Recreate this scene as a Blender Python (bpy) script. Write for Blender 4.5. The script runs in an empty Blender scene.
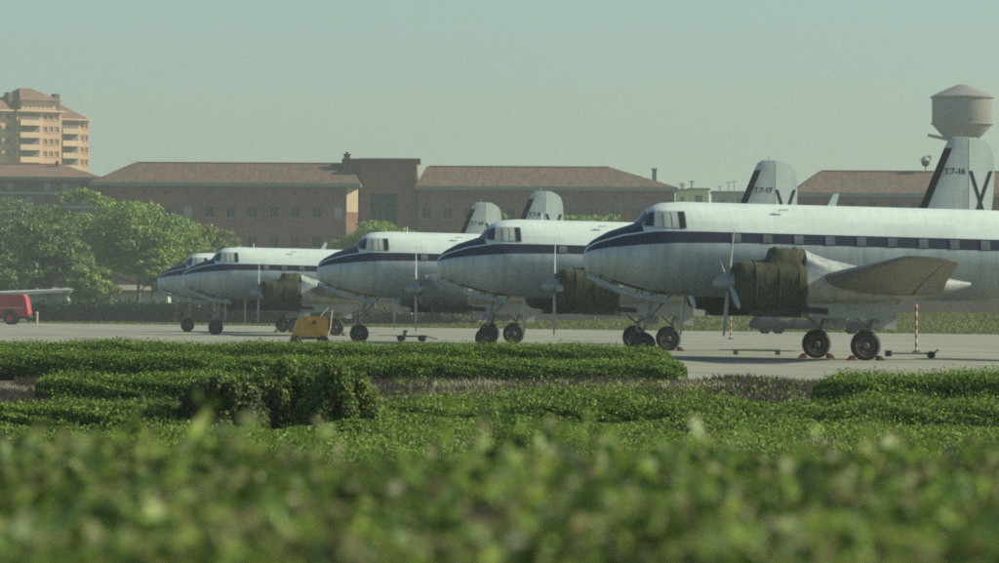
import bpy, math, random
import numpy as np
from mathutils import Vector, Matrix

random.seed(7)
R = math.radians
scene = bpy.context.scene
COL = scene.collection

# ------------------------------------------------------------------ camera, sky, sun, exposure
EYE = 1.6
F_PX = 4805.0                      # focal length in pixels of a 999 pixel wide picture
cam_d = bpy.data.cameras.new('camera')
cam_d.sensor_width = 36.0
cam_d.lens = F_PX / 999.0 * 36.0
cam_d.clip_start = 0.1
cam_d.clip_end = 12000
cam_d.dof.use_dof = True
cam_d.dof.focus_distance = 165
cam_d.dof.aperture_fstop = 8.0
cam = bpy.data.objects.new('camera', cam_d)
COL.objects.link(cam)
cam.location = (0, 0, EYE)
cam.rotation_euler = (Matrix.Rotation(R(90 + 0.328), 3, 'X') @ Matrix.Rotation(R(0.3), 3, 'Z')).to_euler()
scene.camera = cam

SUN_EL, SUN_AZ = R(30), R(86)      # azimuth clockwise from the viewing direction: low sun from the right
world = bpy.data.worlds.new('World')
scene.world = world
world.use_nodes = True
nt = world.node_tree
for n in list(nt.nodes):
    nt.nodes.remove(n)
sky = nt.nodes.new('ShaderNodeTexSky')
sky.sky_type = 'NISHITA'
sky.sun_disc = False
sky.sun_elevation = SUN_EL
sky.sun_rotation = SUN_AZ
sky.altitude = 600
sky.air_density = 1.0
sky.dust_density = 2.5
sky.ozone_density = 1.0
tint = nt.nodes.new('ShaderNodeMix')
tint.data_type = 'RGBA'
tint.blend_type = 'MULTIPLY'
tint.inputs[0].default_value = 1.0
tint.inputs[7].default_value = (0.80, 0.975, 0.95, 1)
bg = nt.nodes.new('ShaderNodeBackground')
bg.inputs[1].default_value = 0.077
wo = nt.nodes.new('ShaderNodeOutputWorld')
nt.links.new(sky.outputs[0], tint.inputs[6])
nt.links.new(tint.outputs[2], bg.inputs[0])
nt.links.new(bg.outputs[0], wo.inputs[0])

sun_d = bpy.data.lights.new('sun', 'SUN')
sun_d.energy = 4.0
sun_d.angle = R(0.6)
sun_d.color = (1.0, 0.95, 0.70)
sun = bpy.data.objects.new('sun', sun_d)
COL.objects.link(sun)
sd = Vector((math.cos(SUN_EL) * math.sin(SUN_AZ), math.cos(SUN_EL) * math.cos(SUN_AZ), math.sin(SUN_EL)))
sun.rotation_euler = sd.to_track_quat('Z', 'Y').to_euler()
sun.location = (60, 0, 80)

scene.view_settings.view_transform = 'Standard'
scene.view_settings.look = 'None'
scene.view_settings.exposure = 0.64
scene.view_settings.gamma = 1.0
scene.render.engine = 'CYCLES'
scene.cycles.max_bounces = 6
scene.cycles.diffuse_bounces = 3
scene.cycles.transmission_bounces = 4
scene.cycles.volume_bounces = 1
scene.cycles.filter_width = 1.9
scene.cycles.use_denoising = False


def wx(px, d):                     # metres right of the viewing axis of picture column px at distance d
    return (px - 499.5) / F_PX * d


def hz(px):                        # picture row of the horizon in column px
    return 309.0 + (px - 499.5) * math.tan(R(0.3))


def wz(px, py, d):                 # height above the ground
    return EYE + (hz(px) - py) / F_PX * d


# ------------------------------------------------------------------ mesh helpers
class MB:
    def __init__(s):
        s.v, s.f, s.m = [], [], []

    def add(s, vs, fs, mi=0):
        o = len(s.v)
        s.v += [tuple(p) for p in vs]
        s.f += [tuple(i + o for i in f) for f in fs]
        s.m += [mi] * len(fs)
        return s

    def hexa(s, p, mi=0):          # p: 4 bottom then 4 top corners, counter-clockwise from above
        return s.add(p, [(3, 2, 1, 0), (4, 5, 6, 7), (0, 1, 5, 4), (1, 2, 6, 5), (2, 3, 7, 6), (3, 0, 4, 7)], mi)

    def box(s, x0, x1, y0, y1, z0, z1, mi=0):
        return s.hexa([(x0, y0, z0), (x1, y0, z0), (x1, y1, z0), (x0, y1, z0),
                       (x0, y0, z1), (x1, y0, z1), (x1, y1, z1), (x0, y1, z1)], mi)

    def loft(s, rings, cap=True, mi=0, closed=True):
        n = len(rings[0])
        vs = [p for r in rings for p in r]
        fs = []
        for i in range(len(rings) - 1):
            for j in range(n if closed else n - 1):
                k = (j + 1) % n
                fs.append((i * n + j, i * n + k, (i + 1) * n + k, (i + 1) * n + j))
        if cap and closed:
            fs.append(tuple(range(n - 1, -1, -1)))
            fs.append(tuple((len(rings) - 1) * n + j for j in range(n)))
        return s.add(vs, fs, mi)

    def tube(s, pts, rad, n=8, mi=0, cap=True):
        pts = [Vector(p) for p in pts]
        if not isinstance(rad, (list, tuple)):
            rad = [rad] * len(pts)
        rings = []
        for i, p in enumerate(pts):
            t = (pts[min(i + 1, len(pts) - 1)] - pts[max(i - 1, 0)]).normalized()
            a = Vector((0, 0, 1)) if abs(t.z) < 0.9 else Vector((1, 0, 0))
            u = t.cross(a).normalized()
            w = t.cross(u).normalized()
            rings.append([p + (u * math.cos(2 * math.pi * k / n) + w * math.sin(2 * math.pi * k / n)) * rad[i] for k in range(n)])
        return s.loft(rings, cap, mi)

    def lathe(s, prof, n=24, axis='z', c=(0, 0, 0), mi=0, cap=True):
        rings = []
        for r, h in prof:
            ring = []
            for k in range(n):
                a = 2 * math.pi * k / n
                if axis == 'z':
                    p = (c[0] + r * math.cos(a), c[1] + r * math.sin(a), c[2] + h)
                elif axis == 'x':
                    p = (c[0] + h, c[1] + r * math.cos(a), c[2] + r * math.sin(a))
                else:
                    p = (c[0] + r * math.cos(a), c[1] + h, c[2] + r * math.sin(a))
                ring.append(p)
            rings.append(ring)
        return s.loft(rings, cap, mi)

    def build(s, name, mats, parent=None, smooth=False, loc=None):
        me = bpy.data.meshes.new(name)
        me.from_pydata(s.v, [], s.f)
        if not isinstance(mats, (list, tuple)):
            mats = [mats]
        for m in mats:
            me.materials.append(m)
        me.polygons.foreach_set('material_index', s.m)
        me.update()
        fix_normals(me)
        if smooth:
            me.polygons.foreach_set('use_smooth', [True] * len(me.polygons))
            me.set_sharp_from_angle(angle=R(40 if smooth is True else smooth))
        return link(name, me, parent, loc)


def fix_normals(me):
    import bmesh
    bm = bmesh.new()
    bm.from_mesh(me)
    bmesh.ops.recalc_face_normals(bm, faces=bm.faces)
    bm.to_mesh(me)
    bm.free()


def link(name, data, parent=None, loc=None):
    o = bpy.data.objects.new(name, data)
    COL.objects.link(o)
    if parent is not None:
        o.parent = parent
    if loc is not None:
        o.location = loc
    return o


def empty(name, loc=(0, 0, 0), rz=0.0):
    o = link(name, None)
    o.empty_display_size = 0.3
    o.location = loc
    o.rotation_euler = (0, 0, rz)
    return o


def tag(o, label=None, cat=None, group=None, kind=None):
    if label:
        o['label'] = label
    if cat:
        o['category'] = cat
    if group:
        o['group'] = group
    if kind:
        o['kind'] = kind
    return o


def copy_tree(o, parent=None, skip=()):
    c = o.copy()
    COL.objects.link(c)
    c.parent = parent
    for ch in list(o.children):
        if ch.name.split('.')[0] in skip:
            continue
        copy_tree(ch, c, skip)
    return c


# ------------------------------------------------------------------ materials
def mat(name, col, rough=0.6, metal=0.0, var=0.0, vscale=3.0, col2=None, bump=0.0, bscale=20.0, spec=0.5, stretch=(1, 1, 1), detail=6.0):
    m = bpy.data.materials.new(name)
    m.use_nodes = True
    t = m.node_tree
    b = t.nodes['Principled BSDF']
    b.inputs['Roughness'].default_value = rough
    b.inputs['Metallic'].default_value = metal
    b.inputs['Specular IOR Level'].default_value = spec
    b.inputs['Base Color'].default_value = (*col, 1)
    if var > 0 or col2 or bump > 0:
        tc = t.nodes.new('ShaderNodeTexCoord')
        mp = t.nodes.new('ShaderNodeMapping')
        mp.inputs['Scale'].default_value = stretch
        t.links.new(tc.outputs['Object'], mp.inputs[0])
    if var > 0 or col2:
        nz = t.nodes.new('ShaderNodeTexNoise')
        nz.inputs['Scale'].default_value = vscale
        nz.inputs['Detail'].default_value = detail
        nz.inputs['Roughness'].default_value = 0.65
        t.links.new(mp.outputs[0], nz.inputs['Vector'])
        rp = t.nodes.new('ShaderNodeValToRGB')
        rp.color_ramp.elements[0].position = 0.32
        rp.color_ramp.elements[1].position = 0.68
        c2 = col2 if col2 else tuple(min(1, c * (1 + var)) for c in col)
        c1 = col if col2 else tuple(c * (1 - var) for c in col)
        rp.color_ramp.elements[0].color = (*c1, 1)
        rp.color_ramp.elements[1].color = (*c2, 1)
        t.links.new(nz.outputs[0], rp.inputs[0])
        t.links.new(rp.outputs[0], b.inputs['Base Color'])
    if bump > 0:
        nb = t.nodes.new('ShaderNodeTexNoise')
        nb.inputs['Scale'].default_value = bscale
        nb.inputs['Detail'].default_value = 5
        t.links.new(mp.outputs[0], nb.inputs['Vector'])
        bp = t.nodes.new('ShaderNodeBump')
        bp.inputs['Strength'].default_value = bump
        bp.inputs['Distance'].default_value = 0.05
        t.links.new(nb.outputs[0], bp.inputs['Height'])
        t.links.new(bp.outputs[0], b.inputs['Normal'])
    return m


def leaf_mat(name, stops, trans=0.35, rough=0.55, gloss=0.06):
    m = bpy.data.materials.new(name)
    m.use_nodes = True
    t = m.node_tree
    for n in list(t.nodes):
        t.nodes.remove(n)
    out = t.nodes.new('ShaderNodeOutputMaterial')
    geo = t.nodes.new('ShaderNodeNewGeometry')
    rp = t.nodes.new('ShaderNodeValToRGB')
    rp.color_ramp.interpolation = 'LINEAR'
    e = rp.color_ramp.elements
    e[0].position, e[0].color = stops[0][0], (*stops[0][1], 1)
    e[1].position, e[1].color = stops[-1][0], (*stops[-1][1], 1)
    for p, c in stops[1:-1]:
        k = e.new(p)
        k.color = (*c, 1)
    t.links.new(geo.outputs['Random Per Island'], rp.inputs[0])
    d = t.nodes.new('ShaderNodeBsdfDiffuse')
    tr = t.nodes.new('ShaderNodeBsdfTranslucent')
    g = t.nodes.new('ShaderNodeBsdfGlossy')
    g.inputs['Roughness'].default_value = rough
    g.inputs['Color'].default_value = (0.8, 0.85, 0.8, 1)
    mx = t.nodes.new('ShaderNodeMixShader')
    mx.inputs[0].default_value = trans
    m2 = t.nodes.new('ShaderNodeMixShader')
    m2.inputs[0].default_value = gloss
    t.links.new(rp.outputs[0], d.inputs[0])
    t.links.new(rp.outputs[0], tr.inputs[0])
    t.links.new(d.outputs[0], mx.inputs[1])
    t.links.new(tr.outputs[0], mx.inputs[2])
    t.links.new(mx.outputs[0], m2.inputs[1])
    t.links.new(g.outputs[0], m2.inputs[2])
    t.links.new(m2.outputs[0], out.inputs[0])
    return m


M = {}
M['white'] = mat('white_paint', (0.61, 0.69, 0.65), 0.42, 0, 0.05, 1.2, stretch=(0.5, 1, 2))
M['navy'] = mat('navy_paint', (0.018, 0.018, 0.045), 0.4, 0, 0.15, 2.0)
M['metal'] = mat('weathered_aluminium', (0.45, 0.50, 0.51), 0.48, 0.3, 0.13, 1.6, stretch=(1.4, 1, 0.45), bump=0.04, bscale=4)
M['metal2'] = mat('grey_aluminium', (0.36, 0.385, 0.37), 0.5, 0.3, 0.22, 2.0)
M['wing'] = mat('wing_aluminium', (0.23, 0.228, 0.22), 0.5, 0.35, 0.16, 0.9, stretch=(1, 0.5, 1))
M['finpaint'] = mat('fin_paint', (0.45, 0.50, 0.50), 0.45, 0, 0.05, 1.0)
M['black'] = mat('black_paint', (0.018, 0.017, 0.018), 0.6)
M['boot'] = mat('rubber_boot', (0.028, 0.024, 0.026), 0.7)
M['glass'] = mat('cockpit_glass', (0.34, 0.37, 0.34), 0.12, 0, 0.2, 2.5)
M['glass_dark'] = mat('dark_glass', (0.03, 0.032, 0.036), 0.12)
M['pane'] = mat('cabin_pane', (0.13, 0.14, 0.15), 0.2, 0, 0.55, 0.75)  # grey tone stands in for daylight showing through the cabin
M['canvas'] = mat('olive_canvas', (0.040, 0.046, 0.024), 0.95, 0, 0.6, 3.5, bump=0.5, bscale=4, stretch=(1.6, 1, .7))  # lighter patches put the light on the folds into the colour
M['prop'] = mat('propeller_blade', (0.33, 0.34, 0.33), 0.45, 0.3, 0.1, 3)
M['spinner'] = mat('spinner_paint', (0.28, 0.30, 0.31), 0.4, 0.3, 0.08, 3)
M['tyre'] = mat('tyre_rubber', (0.022, 0.021, 0.02), 0.85, 0, 0.3, 6)
M['hub'] = mat('wheel_metal', (0.22, 0.22, 0.21), 0.5, 0.3, 0.2, 8)
M['leg'] = mat('gear_metal', (0.26, 0.26, 0.24), 0.5, 0.3, 0.15, 5)
M['chock'] = mat('red_chock', (0.17, 0.05, 0.032), 0.7, 0, 0.25, 6)
M['red'] = mat('red_paint', (0.34, 0.028, 0.038), 0.5, 0, 0.1, 2)
M['yellow'] = mat('ochre_paint', (0.36, 0.21, 0.035), 0.55, 0, 0.18, 3)
M['steel'] = mat('green_steel', (0.10, 0.13, 0.08), 0.6, 0, 0.3, 5)
M['darkiron'] = mat('dark_iron', (0.035, 0.035, 0.035), 0.6, 0.2, 0.2, 5)
M['tarp'] = mat('blue_tarpaulin', (0.022, 0.028, 0.036), 0.9, 0, 0.4, 1.5, bump=0.4, bscale=3, spec=0.15)
M['whitepost'] = mat('white_post_paint', (0.48, 0.46, 0.36), 0.6, 0, 0.1, 8)
M['redpost'] = mat('red_post_paint', (0.27, 0.085, 0.05), 0.6)

M['brick'] = mat('brown_brick', (0.185, 0.092, 0.064), 0.9, 0, 0.25, 0.35, bump=0.1, bscale=6)
M['brick2'] = mat('plinth_brick', (0.125, 0.072, 0.052), 0.9, 0, 0.18, 0.5)
M['roof'] = mat('clay_roof', (0.108, 0.064, 0.045), 0.9, 0, 0.42, 0.9, stretch=(2.2, 0.5, 0.5), bump=0.3, bscale=3)
M['cornice'] = mat('pale_green_gutter', (0.20, 0.23, 0.19), 0.8, 0, 0.12, 0.4)
M['stone'] = mat('pale_stone', (0.40, 0.32, 0.22), 0.85, 0, 0.1, 0.6)
M['frame'] = mat('window_frame', (0.22, 0.225, 0.20), 0.7)
M['winpane'] = mat('window_pane', (0.020, 0.026, 0.032), 0.5, 0, 0.5, 0.12, spec=0.12)
M['winframe2'] = mat('dark_window_frame', (0.055, 0.055, 0.052), 0.7)
M['winpale'] = mat('pale_blind', (0.33, 0.33, 0.31), 0.6, 0, 0.3, 0.3)
M['apt'] = mat('apartment_render', (0.48, 0.29, 0.19), 0.85, 0, 0.1, 0.12)
M['apt2'] = mat('apartment_balcony', (0.50, 0.35, 0.22), 0.8, 0, 0.12, 0.2)
M['aptdark'] = mat('apartment_recess', (0.17, 0.12, 0.095), 0.8, 0, 0.25, 0.3)
M['aptroof'] = mat('apartment_roof', (0.17, 0.095, 0.062), 0.9, 0, 0.2, 0.4)
M['concrete'] = mat('tower_concrete', (0.185, 0.175, 0.165), 0.9, 0, 0.14, 0.25, stretch=(1, 1, 0.4))
M['palewall'] = mat('pale_wall', (0.30, 0.32, 0.29), 0.9, 0, 0.1, 0.3)
M['bluewall'] = mat('blue_grey_concrete', (0.20, 0.235, 0.225), 0.9, 0, 0.12, 0.4)
M['cream'] = mat('cream_render', (0.50, 0.47, 0.25), 0.85, 0, 0.1, 0.2)
M['greyrender'] = mat('grey_render', (0.20, 0.17, 0.15), 0.9, 0, 0.15, 0.2)
M['bark'] = mat('bark', (0.075, 0.062, 0.048), 0.95, 0, 0.3, 6)
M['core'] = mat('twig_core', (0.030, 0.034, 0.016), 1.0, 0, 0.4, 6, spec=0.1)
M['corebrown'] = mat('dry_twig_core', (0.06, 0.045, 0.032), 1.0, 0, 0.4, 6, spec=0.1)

def seams(m, bw, rh, ax, dark=0.80, size=0.012, dirt=(0.80, 0.79, 0.74)):
    """riveted sheet joints: thin darker lines where skin panels meet"""
    t = m.node_tree
    b = t.nodes['Principled BSDF']
    src = b.inputs['Base Color'].links[0].from_socket
    tc = t.nodes.new('ShaderNodeTexCoord')
    sp = t.nodes.new('ShaderNodeSeparateXYZ')
    cb = t.nodes.new('ShaderNodeCombineXYZ')
    t.links.new(tc.outputs['Object'], sp.inputs[0])
    t.links.new(sp.outputs[ax[0]], cb.inputs[0])
    t.links.new(sp.outputs[ax[1]], cb.inputs[1])
    br = t.nodes.new('ShaderNodeTexBrick')
    br.offset = 0.5
    br.inputs['Scale'].default_value = 1.0
    br.inputs['Brick Width'].default_value = bw
    br.inputs['Row Height'].default_value = rh
    br.inputs['Mortar Size'].default_value = size
    br.inputs['Mortar Smooth'].default_value = 0.2
    br.inputs['Color1'].default_value = (1, 1, 1, 1)
    br.inputs['Color2'].default_value = (0.90, 0.90, 0.90, 1)
    br.inputs['Mortar'].default_value = (dark, dark, dark, 1)
    t.links.new(cb.outputs[0], br.inputs['Vector'])
    # dirt running down the skin
    nz = t.nodes.new('ShaderNodeTexNoise')
    mp = t.nodes.new('ShaderNodeMapping')
    mp.inputs['Scale'].default_value = (5.0, 1.0, 0.5)
    t.links.new(tc.outputs['Object'], mp.inputs[0])
    t.links.new(mp.outputs[0], nz.inputs['Vector'])
    nz.inputs['Scale'].default_value = 1.2
    nz.inputs['Detail'].default_value = 7
    nz.inputs['Roughness'].default_value = 0.7
    rp = t.nodes.new('ShaderNodeValToRGB')
    rp.color_ramp.elements[0].position = 0.30
    rp.color_ramp.elements[0].color = (*dirt, 1)
    rp.color_ramp.elements[1].position = 0.52
    rp.color_ramp.elements[1].color = (1, 1, 1, 1)
    t.links.new(nz.outputs[0], rp.inputs[0])
    last = src
    for q in (br.outputs[0], rp.outputs[0]):
        mx = t.nodes.new('ShaderNodeMix')
        mx.data_type = 'RGBA'
        mx.blend_type = 'MULTIPLY'
        mx.inputs[0].default_value = 1.0
        t.links.new(last, mx.inputs[6])
        t.links.new(q, mx.inputs[7])
        last = mx.outputs[2]
    t.links.new(last, b.inputs['Base Color'])


seams(M['metal'], 1.9, 0.62, (0, 2))
seams(M['white'], 2.4, 0.55, (0, 2), 0.88, 0.012, (0.90, 0.89, 0.85))
seams(M['metal2'], 1.1, 0.45, (0, 2), 0.72)
seams(M['wing'], 1.6, 0.9, (1, 0), 0.7, 0.02)
seams(M['finpaint'], 1.4, 0.8, (0, 2), 0.85)
M['cowl'] = mat('dark_cowling', (0.13, 0.14, 0.145), 0.5, 0.3, 0.25, 2.5)
G = lambda a: a
M['leaf_hedge'] = leaf_mat('hedge_leaves', [(0, (0.052, 0.090, 0.020)), (0.5, (0.150, 0.250, 0.045)), (0.85, (0.26, 0.385, 0.068)), (0.95, (0.33, 0.40, 0.11)), (1, (0.17, 0.13, 0.07))], 0.32, 0.6, 0.012)
M['leaf_bush'] = leaf_mat('bush_leaves', [(0, (0.035, 0.054, 0.018)), (0.6, (0.083, 0.119, 0.032)), (0.9, (0.185, 0.226, 0.054)), (1, (0.272, 0.260, 0.082))], 0.35, 0.55, 0.03)
M['leaf_bush2'] = leaf_mat('light_bush_leaves', [(0, (0.057, 0.092, 0.025)), (0.6, (0.144, 0.213, 0.046)), (0.9, (0.256, 0.328, 0.071)), (1, (0.348, 0.354, 0.106))], 0.38, 0.55, 0.03)
M['leaf_weed'] = leaf_mat('weed_leaves', [(0, (0.051, 0.074, 0.024)), (0.5, (0.114, 0.156, 0.048)), (0.93, (0.217, 0.240, 0.108)), (1, (0.30, 0.31, 0.20))], 0.35, 0.55, 0.02)
M['leaf_cover'] = leaf_mat('ground_cover_leaves', [(0, (0.056, 0.092, 0.020)), (0.5, (0.155, 0.250, 0.045)), (0.85, (0.26, 0.37, 0.072)), (0.95, (0.33, 0.38, 0.12)), (1, (0.20, 0.16, 0.09))], 0.32, 0.6, 0.012)
M['leaf_near'] = leaf_mat('near_leaves', [(0, (0.030, 0.045, 0.014)), (0.25, (0.075, 0.115, 0.024)), (0.5, (0.17, 0.25, 0.042)), (0.72, (0.30, 0.41, 0.07)), (0.80, (0.19, 0.165, 0.075)), (0.92, (0.27, 0.245, 0.115)), (1, (0.36, 0.42, 0.20))], 0.45, 0.5, 0.03)
M['leaf_tree'] = leaf_mat('tree_leaves', [(0, (0.094, 0.152, 0.041)), (0.5, (0.181, 0.275, 0.060)), (1, (0.293, 0.392, 0.094))], 0.4, 0.55, 0.02)
M['leaf_dark'] = leaf_mat('dark_tree_leaves', [(0, (0.071, 0.111, 0.044)), (0.5, (0.127, 0.193, 0.064)), (1, (0.212, 0.277, 0.092))], 0.35, 0.55, 0.02)
M['leaf_yellow'] = leaf_mat('yellowish_leaves', [(0, (0.083, 0.121, 0.031)), (0.5, (0.165, 0.204, 0.057)), (1, (0.275, 0.286, 0.110))], 0.4, 0.55, 0.02)
M['leaf_far'] = leaf_mat('clipped_hedge_leaves', [(0, (0.023, 0.041, 0.017)), (0.6, (0.041, 0.071, 0.024)), (1, (0.075, 0.115, 0.037))], 0.3, 0.55, 0.02)
M['leaf_scrub'] = leaf_mat('scrub_leaves', [(0, (0.045, 0.046, 0.022)), (0.5, (0.085, 0.080, 0.038)), (1, (0.14, 0.13, 0.065))], 0.3)
M['leaf_dry'] = leaf_mat('dry_stalks', [(0, (0.045, 0.032, 0.022)), (0.5, (0.095, 0.070, 0.048)), (0.9, (0.15, 0.115, 0.08)), (1, (0.30, 0.25, 0.18))], 0.2)
M['leaf_grass'] = leaf_mat('grass_blades', [(0, (0.085, 0.115, 0.030)), (0.5, (0.125, 0.155, 0.045)), (1, (0.175, 0.185, 0.065))], 0.3, 0.6, 0.0)


def ground_mat(name, c1, c2, c3, s1, s2, rough=0.95, bump=0.4, joints=False):
    m = bpy.data.materials.new(name)
    m.use_nodes = True
    t = m.node_tree
    b = t.nodes['Principled BSDF']
    b.inputs['Roughness'].default_value = rough
    b.inputs['Specular IOR Level'].default_value = 0.25
    tc = t.nodes.new('ShaderNodeTexCoord')
    n1 = t.nodes.new('ShaderNodeTexNoise')
    n1.inputs['Scale'].default_value = s1
    n1.inputs['Detail'].default_value = 8
    n1.inputs['Roughness'].default_value = 0.7
    n2 = t.nodes.new('ShaderNodeTexNoise')
    n2.inputs['Scale'].default_value = s2
    n2.inputs['Detail'].default_value = 6
    r1 = t.nodes.new('ShaderNodeValToRGB')
    r1.color_ramp.elements[0].position = 0.35
    r1.color_ramp.elements[1].position = 0.65
    r1.color_ramp.elements[0].color = (*c1, 1)
    r1.color_ramp.elements[1].color = (*c2, 1)
    mx = t.nodes.new('ShaderNodeMix')
    mx.data_type = 'RGBA'
    rr = t.nodes.new('ShaderNodeValToRGB')
    rr.color_ramp.elements[0].position = 0.52
    rr.color_ramp.elements[1].position = 0.72
    t.links.new(tc.outputs['Object'], n1.inputs['Vector'])
    t.links.new(tc.outputs['Object'], n2.inputs['Vector'])
    t.links.new(n1.outputs[0], r1.inputs[0])
    t.links.new(n2.outputs[0], rr.inputs[0])
    t.links.new(rr.outputs[0], mx.inputs[0])
    t.links.new(r1.outputs[0], mx.inputs[6])
    mx.inputs[7].default_value = (*c3, 1)
    last = mx.outputs[2]
    if joints:
        mp = t.nodes.new('ShaderNodeMapping')
        mp.inputs['Rotation'].default_value = (0, 0, R(-9.1))
        t.links.new(tc.outputs['Object'], mp.inputs[0])
        br = t.nodes.new('ShaderNodeTexBrick')
        br.offset = 0.0
        br.inputs['Scale'].default_value = 1.0
        br.inputs['Brick Width'].default_value = 6.0
        br.inputs['Row Height'].default_value = 6.0
        br.inputs['Mortar Size'].default_value = 0.09
        br.inputs['Mortar Smooth'].default_value = 0.3
        br.inputs['Color1'].default_value = (1, 1, 1, 1)
        br.inputs['Color2'].default_value = (0.86, 0.86, 0.86, 1)
        br.inputs['Mortar'].default_value = (0.35, 0.35, 0.33, 1)
        t.links.new(mp.outputs[0], br.inputs['Vector'])
        m3 = t.nodes.new('ShaderNodeMix')
        m3.data_type = 'RGBA'
        m3.blend_type = 'MULTIPLY'
        m3.inputs[0].default_value = 1.0
        t.links.new(last, m3.inputs[6])
        t.links.new(br.outputs[0], m3.inputs[7])
        last = m3.outputs[2]
    t.links.new(last, b.inputs['Base Color'])
    bp = t.nodes.new('ShaderNodeBump')
    bp.inputs['Strength'].default_value = bump
    t.links.new(n1.outputs[0], bp.inputs['Height'])
    t.links.new(bp.outputs[0], b.inputs['Normal'])
    return m


M['terrain'] = ground_mat('meadow', (0.085, 0.105, 0.032), (0.14, 0.15, 0.055), (0.15, 0.12, 0.065), 0.6, 0.035)
M['apron'] = ground_mat('apron_concrete', (0.225, 0.225, 0.178), (0.30, 0.298, 0.235), (0.17, 0.172, 0.13), 0.7, 0.09, 0.9, 0.05, True)
M['soil'] = ground_mat('garden_soil', (0.060, 0.047, 0.034), (0.105, 0.082, 0.058), (0.06, 0.075, 0.03), 1.6, 0.25)

# ------------------------------------------------------------------ the ground
def sheet(name, pts, z, m):
    o = MB().add([(x, y, z) for x, y in pts], [tuple(range(len(pts)))]).build(name, m)
    if o.data.polygons[0].normal.z < 0:
        o.data.flip_normals()
    return tag(o, kind='structure')


sheet('terrain', [(-3500, -400), (3500, -400), (3500, 5000), (-3500, 5000)], 0.0, M['terrain'])
sheet('apron', [(-140, 126), (3.1, 122.5), (4.4, 103.5), (120, 99), (120, 222), (31.5, 336), (-42, 452), (-140, 607)], 0.02, M['apron'])
sheet('garden_soil', [(-60, -8), (60, -8), (60, 98.5), (4.1, 102.5), (2.8, 122), (-60, 124)], 0.012, M['soil'])

# ------------------------------------------------------------------ aircraft
def itp(tab, x):
    return float(np.interp(x, [a for a, _ in tab], [b for _, b in tab]))


ZTOP = [(0, 3.5), (.03, 3.56), (.1, 3.68), (.28, 3.83), (.8, 4.11), (1.68, 4.39), (1.85, 4.6), (2.07, 4.87), (2.45, 5.03), (3.2, 5.08), (13.3, 4.9), (17, 4.75), (20, 4.55), (21.8, 4.3)]
ZBOT = [(0, 2.95), (.03, 2.86), (.1, 2.78), (.28, 2.68), (.8, 2.5), (1.15, 2.41), (2.2, 2.14), (3.65, 2.02), (13.3, 1.9), (15, 2.1), (17, 2.6), (19, 3.2), (21.8, 3.95)]
WID = [(0, .2), (.03, .3), (.1, .42), (.28, .6), (.8, .9), (1.68, 1.22), (2.45, 1.37), (3.7, 1.45), (13.3, 1.45), (15, 1.38), (17, 1.1), (19, .7), (21.8, .18)]
ZCEN = [(0, 3.2), (.8, 3.3), (1.68, 3.32), (2.45, 3.45), (3.7, 3.52), (13.3, 3.4), (17, 3.7), (21.8, 4.12)]
STOP = [(0, 3.46), (.03, 3.5), (.1, 3.58), (.28, 3.69), (.6, 3.80), (1.13, 3.95), (2.0, 4.08), (2.45, 4.11), (3.7, 4.1), (13.3, 3.91), (21.8, 4.15)]
SBOT = [(0, 3.40), (.03, 3.42), (.1, 3.46), (.28, 3.51), (.6, 3.57), (1.68, 3.67), (2.77, 3.73), (4.8, 3.74), (13.3, 3.54), (21.8, 4.05)]


def fus_y(L, z):
    zc, w = itp(ZCEN, L), itp(WID, L)
    a = itp(ZTOP, L) - zc if z > zc else zc - itp(ZBOT, L)
    return w * math.sqrt(max(0.0, 1 - ((z - zc) / a) ** 2))


def fuselage():
    mb = MB()
    Ls = [0, .03, .1, .18, .28, .45, .6, .8, 1.0, 1.13, 1.4, 1.68, 1.76, 1.85, 1.95, 2.07, 2.25, 2.45, 2.77, 3.2, 3.7, 4.8, 6, 7.5, 9, 10.5, 12, 13.3, 14.2, 15, 16, 17, 18, 19, 20.4, 21.8]
    rings = []
    for L in Ls:
        zt, zb, zc = itp(ZTOP, L), itp(ZBOT, L), itp(ZCEN, L)
        s0, s1 = itp(STOP, L), itp(SBOT, L)
        s0 = min(s0, zt - 0.07)
        s1 = min(s1, s0 - 0.02)
        a, b = zt - zc, zc - zb
        ph_p = math.acos(max(-1, min(1, (min(s0 + 0.05, zt - 0.02) - zc) / a)))
        ph_t = math.acos(max(-1, min(1, (s0 - zc) / a)))
        ph_b = math.acos(max(-1, min(1, (s1 - zc) / (a if s1 > zc else b))))
        phs = [ph_p * k / 7 for k in range(8)] + [ph_t, (ph_t + ph_b) / 2, ph_b] + [ph_b + (math.pi - ph_b) * k / 10 for k in range(1, 11)]
        w = itp(WID, L)
        side = []
        for p in phs:
            z = zc + (a if p <= math.pi / 2 else b) * math.cos(p)
            side.append((w * math.sin(p), z))
        ring = [(L, -y, z) for y, z in side] + [(L, y, z) for y, z in side[-2:0:-1]]
        rings.append(ring)
    n = len(rings[0])
    h = 21                                  # vertices of one side, top to bottom
    vs = [p for r in rings for p in r]
    for i in range(len(Ls) - 1):
        for j in range(n):
            k = (j + 1) % n
            q = j if j < h - 1 else n - 1 - j          # band counted from the top
            lm = (Ls[i] + Ls[i + 1]) / 2
            if q < 7:
                mi = 1 if lm < 1.75 else 0
            elif q == 7:
                mi = 0
            elif q < 10:
                mi = 1
            else:
                mi = 2
            mb.f.append((i * n + j, i * n + k, (i + 1) * n + k, (i + 1) * n + j))
            mb.m.append(mi)
    mb.f.append(tuple(range(n - 1, -1, -1)))
    mb.m.append(2)
    mb.f.append(tuple((len(Ls) - 1) * n + j for j in range(n)))
    mb.m.append(2)
    mb.v = vs
    return mb


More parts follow.
